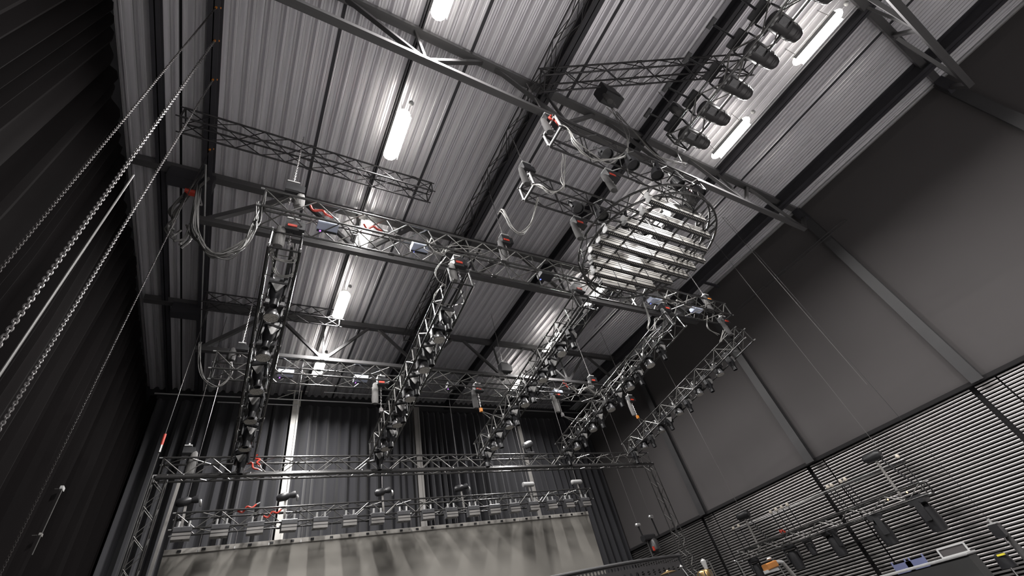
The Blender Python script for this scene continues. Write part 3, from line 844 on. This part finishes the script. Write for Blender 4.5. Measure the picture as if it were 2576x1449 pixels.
# ------------------------------------------------------------------ screen and blinders
t = thing('projection_screen', 'large grey projection screen under the back truss', 'screen', V(5.55, 14.97, 4.1))
b = MB(); n = 40; rows = (0, -0.12, -0.3, -1.5, -4.7)
for z in rows:
    for i in range(n + 1):
        x = -6.92 + 13.84 * i / n
        b.v.append(Vector((x, 0.003 * math.sin(i * 1.1 + z), z)))
for r in range(len(rows) - 1):
    for i in range(n):
        b.f.append((r * (n + 1) + i, (r + 1) * (n + 1) + i, (r + 1) * (n + 1) + i + 1, r * (n + 1) + i + 1))
part('cloth', b, 'screen', t, smooth=True)
part('hem', MB().box((0, -0.012, 0.0), (13.84, 0.02, 0.12)), 'screen_hem', t, label='paler top hem')
for k in range(26): part('clip', MB().box((-6.6 + k * 0.528, -0.03, 0.0), (0.09, 0.02, 0.05)), 'black_plastic', t)
def make_blinder():
    t = thing('blinder_light', 'b', 'stage light', Matrix.Identity(4))
    bc = part('case', MB().box((0, 0, 0.03), (0.40, 0.24, 0.30), bev=0.02), 'grey_plastic', t)
    part('face_plate', MB().box((0, -0.125, -0.05), (0.39, 0.02, 0.15)), 'grey_column', bc, label='pale lower face')
    part('slot', MB().box((0, -0.13, 0.05), (0.40, 0.02, 0.025)), 'black_plastic', bc)
    part('trim_line', MB().box((0, -0.138, -0.04), (0.39, 0.006, 0.012)), 'spot_grey', bc)
    for s in (-1, 1):
        bar('clamp', t, (s * 0.11, -0.04, 0.17), (s * 0.11, -0.04, 0.32), 0.035, 'silver')
    return t
bl0 = None
for k in range(17):
    if bl0 is None: bl0 = o = make_blinder()
    else: o = copy_tree(bl0)
    o.matrix_world = Matrix.Translation(V(-1.06 + 0.82 * k, 14.47, 4.33)) @ Matrix.Rotation(random.uniform(-.06, .06), 4, 'Z')
    tag(o, 'grey box blinder clamped along the screen truss, %s from left' % ORD[k], 'stage light', 'blinders above the screen')
# short pendants between blinders
for k in range(16):
    t = thing('drop_hook', 'small drop hook holding the screen edge, %s from left' % ORD[k], 'hook', V(-0.64 + 0.82 * k, 14.96, 4.50), 'drop hooks of the screen')
    bar('rod', t, (0, 0, 0), (0, 0, -0.42), 0.008, 'chain', 6); bar('ring', t, (0, 0, -0.40), (0, 0, -0.46), 0.022, 'silver', 6)

# moving light standing on the goalpost truss, red shackles and straps
t = thing('spot_light', 'black moving light standing upright on the goalpost truss', 'stage light', V(8.95, 12.95, 5.6))
part('base', MB().box((0, 0, 0.06), (0.3, 0.26, 0.12), bev=0.02), 'black_plastic', t)
for s in (-1, 1): part('yoke_arm', MB().box((s * 0.15, 0, 0.27), (0.04, 0.1, 0.3), bev=0.01), 'black_plastic', t)
part('head', MB().lathe([(0.06, -0.2), (0.12, -0.14), (0.13, 0.1), (0.11, 0.2)], 14, Matrix.Translation((0, 0, 0.42)) @ Matrix.Rotation(1.2, 4, 'Y')), 'grey_plastic', t, smooth=True)
def sling(label, x, y, z, ang, m='red', L=0.34):
    t = thing('round_sling', label, 'sling', Matrix.Translation(V(x, y, z)) @ Matrix.Rotation(ang, 4, 'Y'), None)
    part('strap', MB().tube(smooth_path([(-L / 2, 0, 0.02), (-L / 4, 0.03, -0.05), (0, 0, 0.05), (L / 4, -0.03, -0.03), (L / 2, 0, 0.03)], 4), 0.024, 7), m, t, smooth=True)
    bar('shackle', t, (L / 2, 0, 0.03), (L / 2 + 0.1, 0, 0.05), 0.02, 'silver')
    return t
sling('red round sling hung over the goalpost truss near its left hoist', 0.15, 12.8, 5.42, 0.7, L=0.5)
sling('red round sling on the goalpost truss under the leftmost fixture truss', 1.25 - 0.95, 12.72, 5.5, 1.3, L=0.3)
sling('red sling on top of the screen truss, left one', 0.3, 14.5, 4.9, -0.3, L=0.45)
sling('red sling on top of the screen truss, right one', 0.95, 14.5, 4.72, -0.3, L=0.45)
sling('red sling at the far left of the front cross truss', 0.45, MY - 0.1, 7.5, 0.5, L=0.5)
sling('red sling in the front cross truss behind the first signal box', 1.5, MY, 7.5, 0.2, L=0.4)
sling('red sling on the first roof hoist position left of the middle beam', 4.3, 2.5, 8.1, 1.4, L=0.4)
sling('red sling on the rear cross truss right part', 9.95, 11.0, 7.5, 1.3, L=0.3)

# ------------------------------------------------------------------ cables
def cables(name, label, paths, r=0.014, m='grey_cable', jit=0.04, n=3, seed=0):
    rnd = random.Random(seed)
    t = thing(name, label, 'cable', V(*paths[0][0]))
    base = Vector(paths[0][0])
    for p in paths:
        for k in range(n):
            off = [Vector((rnd.uniform(-jit, jit), rnd.uniform(-jit, jit), rnd.uniform(-jit, jit))) for _ in p]
            pts = [Vector(q) - base + o for q, o in zip(p, off)]
            part('cable', MB().tube(smooth_path(pts, 5), r, 6), m, t, smooth=True)
    return t
cables('cable_bundle', 'thick sagging bundle of dark cables at the left end of the front cross truss',
       [[(-0.61, 6.0, 7.60), (-0.58, 6.0, 7.2), (-0.59, 6.0, 6.75), (-0.67, 6.0, 6.34), (-0.84, 6.0, 6.08), (-1.05, 6.0, 6.02), (-1.22, 6.05, 6.25), (-1.5, 6.4, 7.0), (-1.95, 7.3, 9.3)]], 0.014, 'grey_cable', 0.055, 12, 3)
t = thing('conduit', 'straight pale conduit along the left roof beam', 'conduit', V(-1.95, 7.1, 9.95))
bar('pipe', t, (0, 0, 0.0), (0, 3.2, 0.15), 0.022, 'silver'); bar('pipe', t, (0, 3.2, 0.15), (0, 7.4, 0.2), 0.02, 'silver')
cables('cable_loop', 'pale cable loop hanging from the left beam to the rear cross truss', [[(-1.9, 14.2, 10.1), (-1.55, 11.4, 8.0), (-1.30, 11.0, 6.96), (-1.02, 11.0, 6.60), (-0.82, 11.0, 6.62), (-0.68, 11.0, 6.95), (-0.75, 11.05, 7.35)]], 0.012, 'grey_cable', 0.03, 3, 4)
cables('cable_loop', 'large pale cable loop from the nearest rigging truss up to the roof', [[(4.4, 2.5, 8.0), (4.38, 2.4, 7.51), (4.40, 2.4, 7.06), (4.64, 2.4, 6.72), (5.09, 2.4, 6.84), (5.72, 2.4, 7.36), (6.40, 2.4, 8.21), (6.82, 2.4, 9.18), (6.94, 2.4, 10.0), (6.7, 2.3, 10.4)]], 0.010, 'pale_cable', 0.05, 4, 5)
cables('cable_loop', 'pair of pale cables hanging from the roof to the right of the large loop', [[(7.1, 2.4, 10.5), (7.15, 2.4, 9.4), (7.5, 2.4, 8.63), (8.04, 2.4, 8.55), (8.75, 2.4, 8.84)]], 0.010, 'pale_cable', 0.05, 3, 6)
cables('cable_loop', 'short cables hanging below the profile spotlights', [[(7.6, 1.75, 8.4), (8.6, 2.3, 9.2), (9.0, 2.5, 9.2), (8.75, 2.4, 8.84)]], 0.012, 'grey_cable', 0.04, 2, 7)
cables('cable_loop', 'pale cable loop between the two rigging trusses', [[(4.85, 3.0, 8.0), (4.92, 3.3, 7.75), (4.88, 3.4, 7.5), (4.80, 3.4, 7.2), (4.48, 3.5, 6.98), (4.34, 3.6, 7.27), (4.4, 3.8, 7.7)]], 0.010, 'pale_cable', 0.04, 3, 8)
cables('cable_loop', 'pale cable loop beside the middle roof beam above the front cross truss', [[(4.4, 5.2, 8.4), (4.00, 4.6, 7.57), (4.10, 4.6, 7.0), (4.32, 4.6, 6.88), (4.74, 4.6, 7.43), (4.7, 4.1, 7.7)]], 0.010, 'pale_cable', 0.04, 4, 9)
cables('cable_loop', 'grey cables hanging at the front of the second fixture truss', [[(3.1, 5.9, 7.1), (2.84, 5.9, 6.62), (2.84, 5.9, 6.32), (3.05, 6.0, 6.3)], [(3.16, 6.3, 6.66), (2.94, 6.3, 6.31), (2.89, 6.3, 6.07), (3.1, 6.4, 6.1)]], 0.010, 'pale_cable', 0.02, 2, 10)
cables('cable_loop', 'grey cables hanging at the front of the second fixture truss from the right', [[(9.3, 5.9, 7.1), (9.29, 6.0, 6.56), (9.0, 6.0, 6.1), (9.25, 6.0, 6.15), (9.62, 6.0, 6.6), (10.1, 6.0, 6.68)]], 0.011, 'pale_cable', 0.04, 3, 11)
cables('cable_loop', 'grey cable drooping from the right end of the front cross truss', [[(12.2, 5.9, 7.1), (11.95, 6.0, 6.64), (12.3, 6.0, 6.4)], [(12.8, 6.0, 6.7), (12.44, 6.0, 6.40), (12.2, 6.0, 6.15), (12.55, 6.0, 6.33), (12.90, 6.0, 6.63), (13.3, 6.0, 6.6)]], 0.011, 'pale_cable', 0.03, 2, 12)
cables('cable_loop', 'coil of cables in the front end of the leftmost fixture truss', [[(-0.2, 6.1, 6.75), (-0.22, 6.2, 6.45), (0.0, 6.2, 6.35), (0.15, 6.2, 6.5), (0.1, 6.1, 6.75)], [(-0.2, 6.4, 6.6), (-0.1, 6.5, 6.3), (0.15, 6.5, 6.32), (0.22, 6.45, 6.6)]], 0.010, 'pale_cable', 0.04, 3, 13)
cables('cable_loop', 'tangle of cables in the front cross truss by the second hoist', [[(2.7, 5.7, 7.35), (2.6, 5.65, 7.0), (2.9, 5.65, 6.9), (3.1, 5.7, 7.2), (3.6, 5.8, 7.45), (4.1, 5.8, 7.5)]], 0.012, 'pale_cable', 0.07, 4, 14)
cables('cable_loop', 'tangle of cables in the rear cross truss right part', [[(10.2, 11.0, 7.4), (10.5, 11.0, 7.15), (10.9, 11.0, 7.4), (11.3, 11.1, 7.2), (11.6, 11.1, 7.4)]], 0.012, 'pale_cable', 0.08, 4, 15)
cables('cable_loop', 'tangle of cables inside the right part of the front cross truss', [[(10.3, 5.8, 7.5), (10.6, 5.8, 7.2), (10.9, 5.8, 7.45), (11.2, 5.8, 7.2), (12.2, 5.85, 7.35)]], 0.012, 'pale_cable', 0.07, 4, 16)
for i in range(5):
    paths = [[tuple(Vector((LX[i] + sx, y, 6.5 + SL * (y - 6.05) + dz + (0.06 if k % 2 else -0.05)))) for k, y in enumerate([6.2 + 0.55 * q for q in range(12)])] for sx, dz in ((0.17, 0.05), (-0.15, 0.1))]
    cables('cable_run', 'black cable run lying inside the %s fixture truss' % L_N[i], paths, 0.014, 'cable', 0.05, 2, 30 + i)
# vertical wires by the right wall
t = thing('wire_rope', 'thin wire hanging in front of the grey wall, left of the pair', 'wire'); t.matrix_world = Matrix.Translation(V(14.0, 4.91, 2.3)); bar('wire', t, (0, 0, 0), (0, 0, 8.58), 0.005, 'grey_cable', 6)
t = thing('wire_rope', 'thin wire hanging in front of the grey wall, right of the pair', 'wire'); t.matrix_world = Matrix.Translation(V(14.0, 4.12, 3.6)); bar('wire', t, (0, 0, 0), (0, 0, 7.30), 0.006, 'grey_cable', 6)
t = thing('cable_ladder', 'faint dark cable ladder high on the right wall', 'ladder', V(16.6, 2.2, 9.0))
for x in (-0.1, 0.1): bar('rail', t, (x, -0.3, 0), (x, 4.5, 0), 0.02, 'spot_grey')
for k in range(9): bar('rung', t, (-0.1, -0.3 + 0.5 * k, 0), (0.1, -0.3 + 0.5 * k, 0), 0.015, 'spot_grey')
# dark junction gear at the left beam
t = thing('shackle_cluster', 'dull red lifting gear hanging under the left roof beam', 'lifting gear', V(-2.1, 7.6, 9.4))
part('clamp_block', MB().box((0, 0, 0.05), (0.24, 0.16, 0.10), bev=0.03), 'red', t); bar('hanger', t, (0, 0, 0.1), (0.05, 0, 1.1), 0.03, 'black_metal')
bar('shackle', t, (0.16, 0, -0.02), (0.26, 0, -0.3), 0.03, 'chain'); bar('shackle', t, (-0.1, 0, -0.02), (-0.05, 0, -0.28), 0.03, 'black_metal')
cables('connector_cluster', 'knot of connectors and cable ends hanging by the left roof beam', [[(-2.05, 7.7, 10.3), (-2.15, 7.7, 9.6), (-2.3, 7.8, 8.9), (-2.15, 7.8, 8.6), (-2.3, 7.9, 8.4), (-2.1, 7.9, 8.3), (-2.2, 8.0, 8.55)], [(-2.0, 7.9, 8.7), (-1.9, 7.9, 8.3), (-2.0, 7.9, 8.0)]], 0.025, 'grey_cable', 0.1, 4, 21)

# ------------------------------------------------------------------ flown lighting bar by the right wall
KW = 16.1 / 14.0             # the whole assembly hangs just off the right wall
def FV(x, y, z): return V(x * KW, y * KW, z * KW)
box_truss('flown_truss', 'slim black truss flown in front of the slatted right wall', FV(14.0, 4.6, 1.12), FV(14.0, 10.1, 1.15), 0.42, 0.30, 'black_truss', 0.55, 0.021, 0.012)
t = thing('lighting_bar', 'thin horizontal pipe with pairs of small round lamps before the slatted wall', 'pipe', Matrix.Translation(FV(14.0, 4.6, 1.8)) @ Matrix.Scale(KW, 4))
bar('pipe', t, (0, 0, 0), (0, 5.4, 0.06), 0.014, 'silver')
bar('pipe', t, (0, 0, -0.05), (0, 5.4, 0.0), 0.012, 'black_metal')
for y in (0.08, 1.5, 1.63, 1.9, 2.02, 3.35, 3.55, 3.75, 3.95, 5.2, 5.42):
    b = part('globe', MB().lathe([(0.01, -0.05), (0.035, -0.04), (0.05, 0), (0.035, 0.04), (0.01, 0.05)], 10), 'bulb', t, Matrix.Translation((0, y, 0.1)), True)
    bar('drop_cord', t, (0.0, y, 0.05), (0.0, y - 0.02, -0.6), 0.012, 'black_metal', 6)
for y, lb in ((5.15, 'near'), (9.45, 'far')):
    t = thing('truss_hoist', 'black motor on a steel mast above the wall truss, %s end' % lb, 'hoist', Matrix.Translation(FV(14.0, y, 2.1)) @ Matrix.Scale(KW, 4))
    part('motor_body', MB().lathe([(0.05, -0.26), (0.11, -0.2), (0.12, 0.12), (0.08, 0.2)], 12, Matrix.Rotation(PI / 2, 4, 'X')), 'black_plastic', t, smooth=True)
    part('lamp_cap', MB().box((0.0, 0.15, 0.06), (0.08, 0.06, 0.06)), 'silver', t)
    bar('mast', t, (0, 0, -0.05), (0.0, 0.05, -0.95), 0.035, 'grey_column')
    bar('guy', t, (0.0, -0.1, -0.05), (0.0, -0.4, -0.9), 0.02, 'black_metal')
    if lb == 'far': bar('wire', t, (0, 0, 0.1), (0, 0, 7.2), 0.006, 'chain', 5)
FWL = ('nearest, largest one', 'second from the near end', 'third from the near end', 'small one in the middle', 'fifth from the near end', 'farthest one')
for k, (y, z, s) in enumerate(((4.95, 0.66, 1.2), (6.05, 0.66, 1.1), (7.3, 0.72, 1.0), (8.0, 0.80, 0.6), (8.6, 0.72, 1.0), (9.9, 0.75, 0.8))):
    t = thing('moving_light', 'black moving light under the wall truss, %s' % FWL[k], 'stage light', Matrix.Translation(FV(14.0, y, z)) @ Matrix.Rotation(0.5 * k, 4, 'Z') @ Matrix.Scale(s * KW, 4), 'moving lights under the wall truss')
    part('base', MB().box((0, 0, 0.26), (0.32, 0.3, 0.14), bev=0.03), 'black_plastic', t)
    for q in (-1, 1): part('yoke_arm', MB().box((q * 0.17, 0, 0.06), (0.04, 0.12, 0.34), bev=0.01), 'black_plastic', t)
    part('head', MB().lathe([(0.06, 0.16), (0.14, 0.1), (0.15, -0.12), (0.13, -0.3), (0.10, -0.3)], 14), 'black_plastic', t, smooth=True)
    part('front_lens', MB().lathe([(0.10, -0.29), (0.09, -0.305)], 14), 'spot_grey', t)
sling('small red sling on the wall truss', 14.0 * KW - 0.05, 8.5 * KW, 1.35 * KW, 0.3, L=0.25)
for y, lb, m in ((4.98, 'brighter', 'warm_led'), (5.45, 'dimmer', 'warm_led')):
    t = thing('pilot_lamp', 'tiny warm pilot lamp on the near end of the wall truss, %s one' % lb, 'lamp', FV(13.85, y, 1.16)); part('bead', MB().lathe([(0.005, -0.022), (0.022, 0), (0.005, 0.022)], 8), m, t); bar('stem', t, (0, 0, 0), (0.1, 0, -0.02), 0.01, 'black_metal', 6)

# hanging hoist pair by the right leg
t = thing('chain_hoist', 'dark hoist with two silver hooks hanging left of the right tower leg', 'hoist', V(14.1, 14.0, 2.75))
part('motor_body', MB().box((0.15, 0, 0), (0.6, 0.24, 0.2), bev=0.04), 'black_plastic', t); part('motor_cover', MB().lathe([(0.12, 0.0), (0.2, -0.1), (0.2, -0.4), (0.1, -0.5)], 12), 'spot_grey', t, Matrix.Translation((0.3, 0, -0.05)), True)
for x, z in ((-0.15, 0.48), (0.72, 0.72)):
    part('hook_block', MB().lathe([(0.03, -0.12), (0.07, -0.08), (0.07, 0.1), (0.03, 0.13)], 10, Matrix.Rotation(PI / 2, 4, 'Y')), 'silver', t, Matrix.Translation((x, 0, z)), True)
    bar('link_bar', t, (x, 0, z), (x + 0.05, 0, 0.0), 0.03, 'black_metal'); bar('wire', t, (x, 0, z), (x, 0, 8.04), 0.007, 'chain', 5)
part('label_plate', MB().box((0.02, -0.2, -0.42), (0.07, 0.05, 0.14)), 'red', t, label='red tag')
bar('strap', t, (0.0, 0, -0.1), (0.02, 0, -0.7), 0.03, 'bag_dark')

# small things on the left curtain and by the left tower
t = thing('curtain_clip', 'small pale clip with a cord on the dark left curtain, lower left', 'clip', V(-3.1, 12.0, 4.65))
part('clip_body', MB().box((0, 0, 0), (0.05, 0.16, 0.07), bev=0.01), 'light_grey', t); bar('cord', t, (0.02, -0.05, 0), (0.02, -0.05, -1.2), 0.008, 'grey_cable', 6); bar('wire', t, (-0.05, 0, 0), (-0.2, 0, 0.0), 0.006, 'grey_cable', 6)
t = thing('curtain_clip', 'dim grey clip lower on the dark left curtain', 'clip', V(-3.1, 12.0, 3.8))
part('clip_body', MB().box((0, 0, 0), (0.04, 0.12, 0.05), bev=0.01), 'grey_column', t); bar('wire', t, (-0.05, 0, 0), (-0.2, 0, 0.0), 0.006, 'grey_cable', 6)
t = thing('pull_rope', 'thin rope with a red handle left of the goalpost tower', 'rope', V(-1.80, 12.5, 5.9))
bar('rope', t, (0, 0, -6.6), (0, 0, 4.9), 0.007, 'grey_cable', 6); bar('handle', t, (0, 0, -0.1), (0, 0, 0.18), 0.03, 'red'); bar('ferrule', t, (0, 0, -0.28), (0, 0, -0.1), 0.03, 'chain')
t = thing('steel_post', 'slim pale steel post between the left tower and the screen', 'post', V(-1.55, 14.2, -0.7))
flat('shaft', t, (0, 0, 0), (0.15, 0, 6.3), 0.065, 0.06, 'grey_column', Vector((0, 1, 0))); part('foot_plate', MB().box((0, 0, 0.02), (0.3, 0.3, 0.04)), 'grey_column', t)

# ------------------------------------------------------------------ things on the stage along the lower edge
# perforated curved riser front
t = thing('perforated_riser', 'curved dark metal riser panel with rows of round holes at the lower edge', 'riser', V(8.3, 9.4, -0.7))
def riser():
    b = MB(); nx, nz = 44, 10; x0, x1 = -2.3, 2.0; H = 2.03
    holes = []
    pts = lambda u, z: Vector((x0 + (x1 - x0) * u, 0.22 * (u - 0.5) ** 2 * 4 - 0.35, z + 0.0))
    seg = 40
    # top rail
    b.tube([pts(k / 30, H) for k in range(31)], 0.035, 8)
    return b, pts, H
b, pts, H = riser()
part('top_rail', b, 'column', t, smooth=True)
def holed(rows, cols, z0, z1, rad_u, rad_z, pts):
    """strip of sheet with a grid of octagonal holes (cell by cell)"""
    b = MB(); dz = (z1 - z0) / rows
    for r in range(rows):
        for c in range(cols):
            uc, zc = (c + 0.5) / cols, z0 + (r + 0.5) * dz
            k = len(b.v); du, dv = 0.5 / cols, dz / 2
            outer = [(-1, -1), (0, -1), (1, -1), (1, 0), (1, 1), (0, 1), (-1, 1), (-1, 0)]
            for ou, ov in outer: b.v.append(pts(uc + ou * du, zc + ov * dv))
            for j in range(8):
                a = -3 * PI / 4 + j * PI / 4
                b.v.append(pts(uc + math.cos(a) * du * rad_u, zc + math.sin(a) * dv * rad_z))
            for j in range(8):
                j2 = (j + 1) % 8
                b.f.append((k + j, k + j2, k + 8 + j2, k + 8 + j))
    return b
part('hole_strip', holed(1, 46, H - 0.16, H - 0.03, 0.6, 0.6, pts), 'spot_grey', t, label='narrow strip with small holes')
part('hole_sheet', holed(6, 22, H - 1.5, H - 0.16, 0.5, 0.55, pts), 'spot_grey', t, label='sheet with larger round holes')
for u in (0.02, 0.98): bar('leg', t, pts(u, 0), pts(u, H), 0.03, 'black_metal')
def stand(t, top, foot, r=0.014):
    bar('pole', t, foot, top, r, 'chrome')
    for k in range(3):
        a = 2 * PI * k / 3; f = Vector(foot)
        bar('foot', t, f + Vector((0, 0, 0.35)), f + Vector((0.3 * math.cos(a), 0.3 * math.sin(a), 0)), 0.012, 'chrome')
t = thing('cymbal', 'brass cymbal on a stand in front of the perforated riser', 'cymbal', V(8.33, 8.0, -0.7))
stand(t, (0, 0, 1.62), (0, 0, 0)); part('plate', MB().lathe([(0.20, 1.56), (0.12, 1.585), (0.04, 1.60), (0.02, 1.62)], 20), 'brass', t, smooth=True)
t = thing('brass_drum', 'shiny brass drum rim with chrome lugs at the lower edge', 'drum', V(9.42, 8.0, -0.7))
stand(t, (0, 0, 1.36), (0, 0, 0)); part('shell', MB().lathe([(0.15, 1.32), (0.16, 1.33), (0.16, 1.45), (0.14, 1.48), (0.05, 1.50)], 18), 'brass', t, smooth=True)
for k in range(8): a = 2 * PI * k / 8; bar('lug', t, (0.165 * math.cos(a), 0.165 * math.sin(a), 1.33), (0.165 * math.cos(a), 0.165 * math.sin(a), 1.46), 0.014, 'chrome')
t = thing('microphone_stand', 'chrome boom stand with a pale cone-shaped microphone at the lower edge', 'stand', V(9.75, 8.0, -0.7))
stand(t, (0, 0, 1.62), (0.1, 0, 0)); bar('boom', t, (0, 0, 1.62), (-0.2, 0, 1.70), 0.012, 'chrome'); part('microphone', MB().lathe([(0.02, 1.42), (0.05, 1.55), (0.065, 1.66), (0.03, 1.69)], 10), 'light_grey', t, Matrix.Translation((-0.2, 0, 0)), True)
t = thing('microphone_stand', 'small chrome stand with round tip beside the brass cymbal', 'stand', V(8.85, 8.0, -0.7))
stand(t, (0.05, 0, 1.40), (0.0, 0, 0)); bar('boom', t, (0.05, 0, 1.40), (-0.06, 0, 1.62), 0.012, 'chrome'); part('tip', MB().lathe([(0.01, -0.04), (0.04, 0), (0.01, 0.04)], 8), 'silver', t, Matrix.Translation((-0.06, 0, 1.63)), True)
t = thing('microphone_stand', 'thin slanting stand left of the orange wooden block', 'stand', V(10.85, 8.0, -0.7))
stand(t, (-0.15, 0, 1.52), (0.1, 0, 0)); bar('boom', t, (-0.15, 0, 1.52), (-0.22, 0, 1.55), 0.014, 'chrome')
t = thing('wooden_block', 'orange wooden percussion block on a stand', 'percussion', V(11.85, 8.0, -0.7))
stand(t, (0.35, 0, 1.25), (0.5, 0, 0)); part('block', MB().box((0, 0, 1.30), (0.46, 0.16, 0.14), bev=0.02, rot=Matrix.Rotation(-0.08, 3, 'Y')), 'wood_orange', t); part('block_base', MB().box((-0.02, 0.02, 1.2), (0.46, 0.14, 0.06)), 'light_grey', t)
bar('arm', t, (0.2, 0, 1.36), (0.55, 0, 1.32), 0.04, 'light_grey'); bar('arm', t, (0.55, 0, 1.32), (0.75, 0, 0.95), 0.05, 'grey_column'); part('white_cap', MB().lathe([(0.02, 0), (0.07, 0.02), (0.04, 0.05)], 10), 'light_grey', t, Matrix.Translation((0.1, 0, 1.42)), True)
# big dark case at the lower right with a pale top edge, and what stands on it
t = thing('equipment_case', 'large dark equipment case with pale top edge in the lower right corner', 'case', V(12.2, 6.0, -ZC))
part('body', MB().box((0, 0, 0.74), (0.4, 3.7, 1.52)), 'stage_black', t); part('lid', MB().box((0, 0, 1.545), (0.44, 3.74, 0.03)), 'light_grey', t, label='pale lid'); part('edge_strip', MB().box((-0.225, 0, 1.53), (0.015, 3.7, 0.02)), 'silver', t)
t = thing('picture_frame', 'pale empty frame leaning on the equipment case', 'frame', V(12.3, 4.42, -0.14))
for a, b in (((0, -.24, 0), (0, .24, 0)), ((0, -.24, .15), (0, .24, .15)), ((0, -.24, 0), (0, -.24, .15)), ((0, .24, 0), (0, .24, .15))): flat('edge_bar', t, a, b, 0.03, 0.02, 'light_grey', Vector((1, 0, 0)))
part('back_panel', MB().box((0.02, 0, 0.075), (0.01, 0.46, 0.14)), 'wall_panel', t)
for k, y in enumerate((5.75, 6.05)):
    t = thing('chair', 'blue-grey stacking chair back behind the equipment case, %s one' % ('nearer', 'further')[k], 'chair', V(13.5, y, -ZC), None)
    for s in (-1, 1):
        bar('leg', t, (-0.2, s * 0.2, 0), (-0.2, s * 0.2, 0.45), 0.015, 'chrome'); bar('leg', t, (0.2, s * 0.2, 0), (0.2, s * 0.2, 0.45), 0.015, 'chrome'); bar('upright', t, (0.2, s * 0.2, 0.45), (0.26, s * 0.2, 1.72), 0.02, 'chair_blue')
    part('seat', MB().box((0, 0, 0.46), (0.45, 0.45, 0.05), bev=0.02), 'chair_blue', t); part('backrest', MB().box((0.25, 0, 1.55), (0.04, 0.42, 0.22), bev=0.015), 'chair_blue', t)
hz = hoist('dark hoist hanging before the slatted wall at the right edge', 14.0, 4.05, -0.1, 0.2, -0.3, 'bag_dark', False, -1, 1.1, 0.9)
bar('wire', hz, (0, 0, 0.3), (0, 0, 10.88), 0.004, 'black_metal', 6)
t = thing('spot_light', 'dark lamp with yellow filter strap at the lower right edge', 'stage light', V(13.4, 4.15, -0.55))
part('can', MB().lathe([(0.05, 0.26), (0.11, 0.22), (0.13, 0.1), (0.14, 0.0), (0.12, 0.0)], 14), 'black_metal', t, smooth=True); part('strap', MB().box((-0.1, -0.05, 0.22), (0.08, 0.12, 0.03)), 'yellow', t); bar('pole', t, (0, 0, 0.0), (0, 0, -1.1), 0.02, 'chrome')
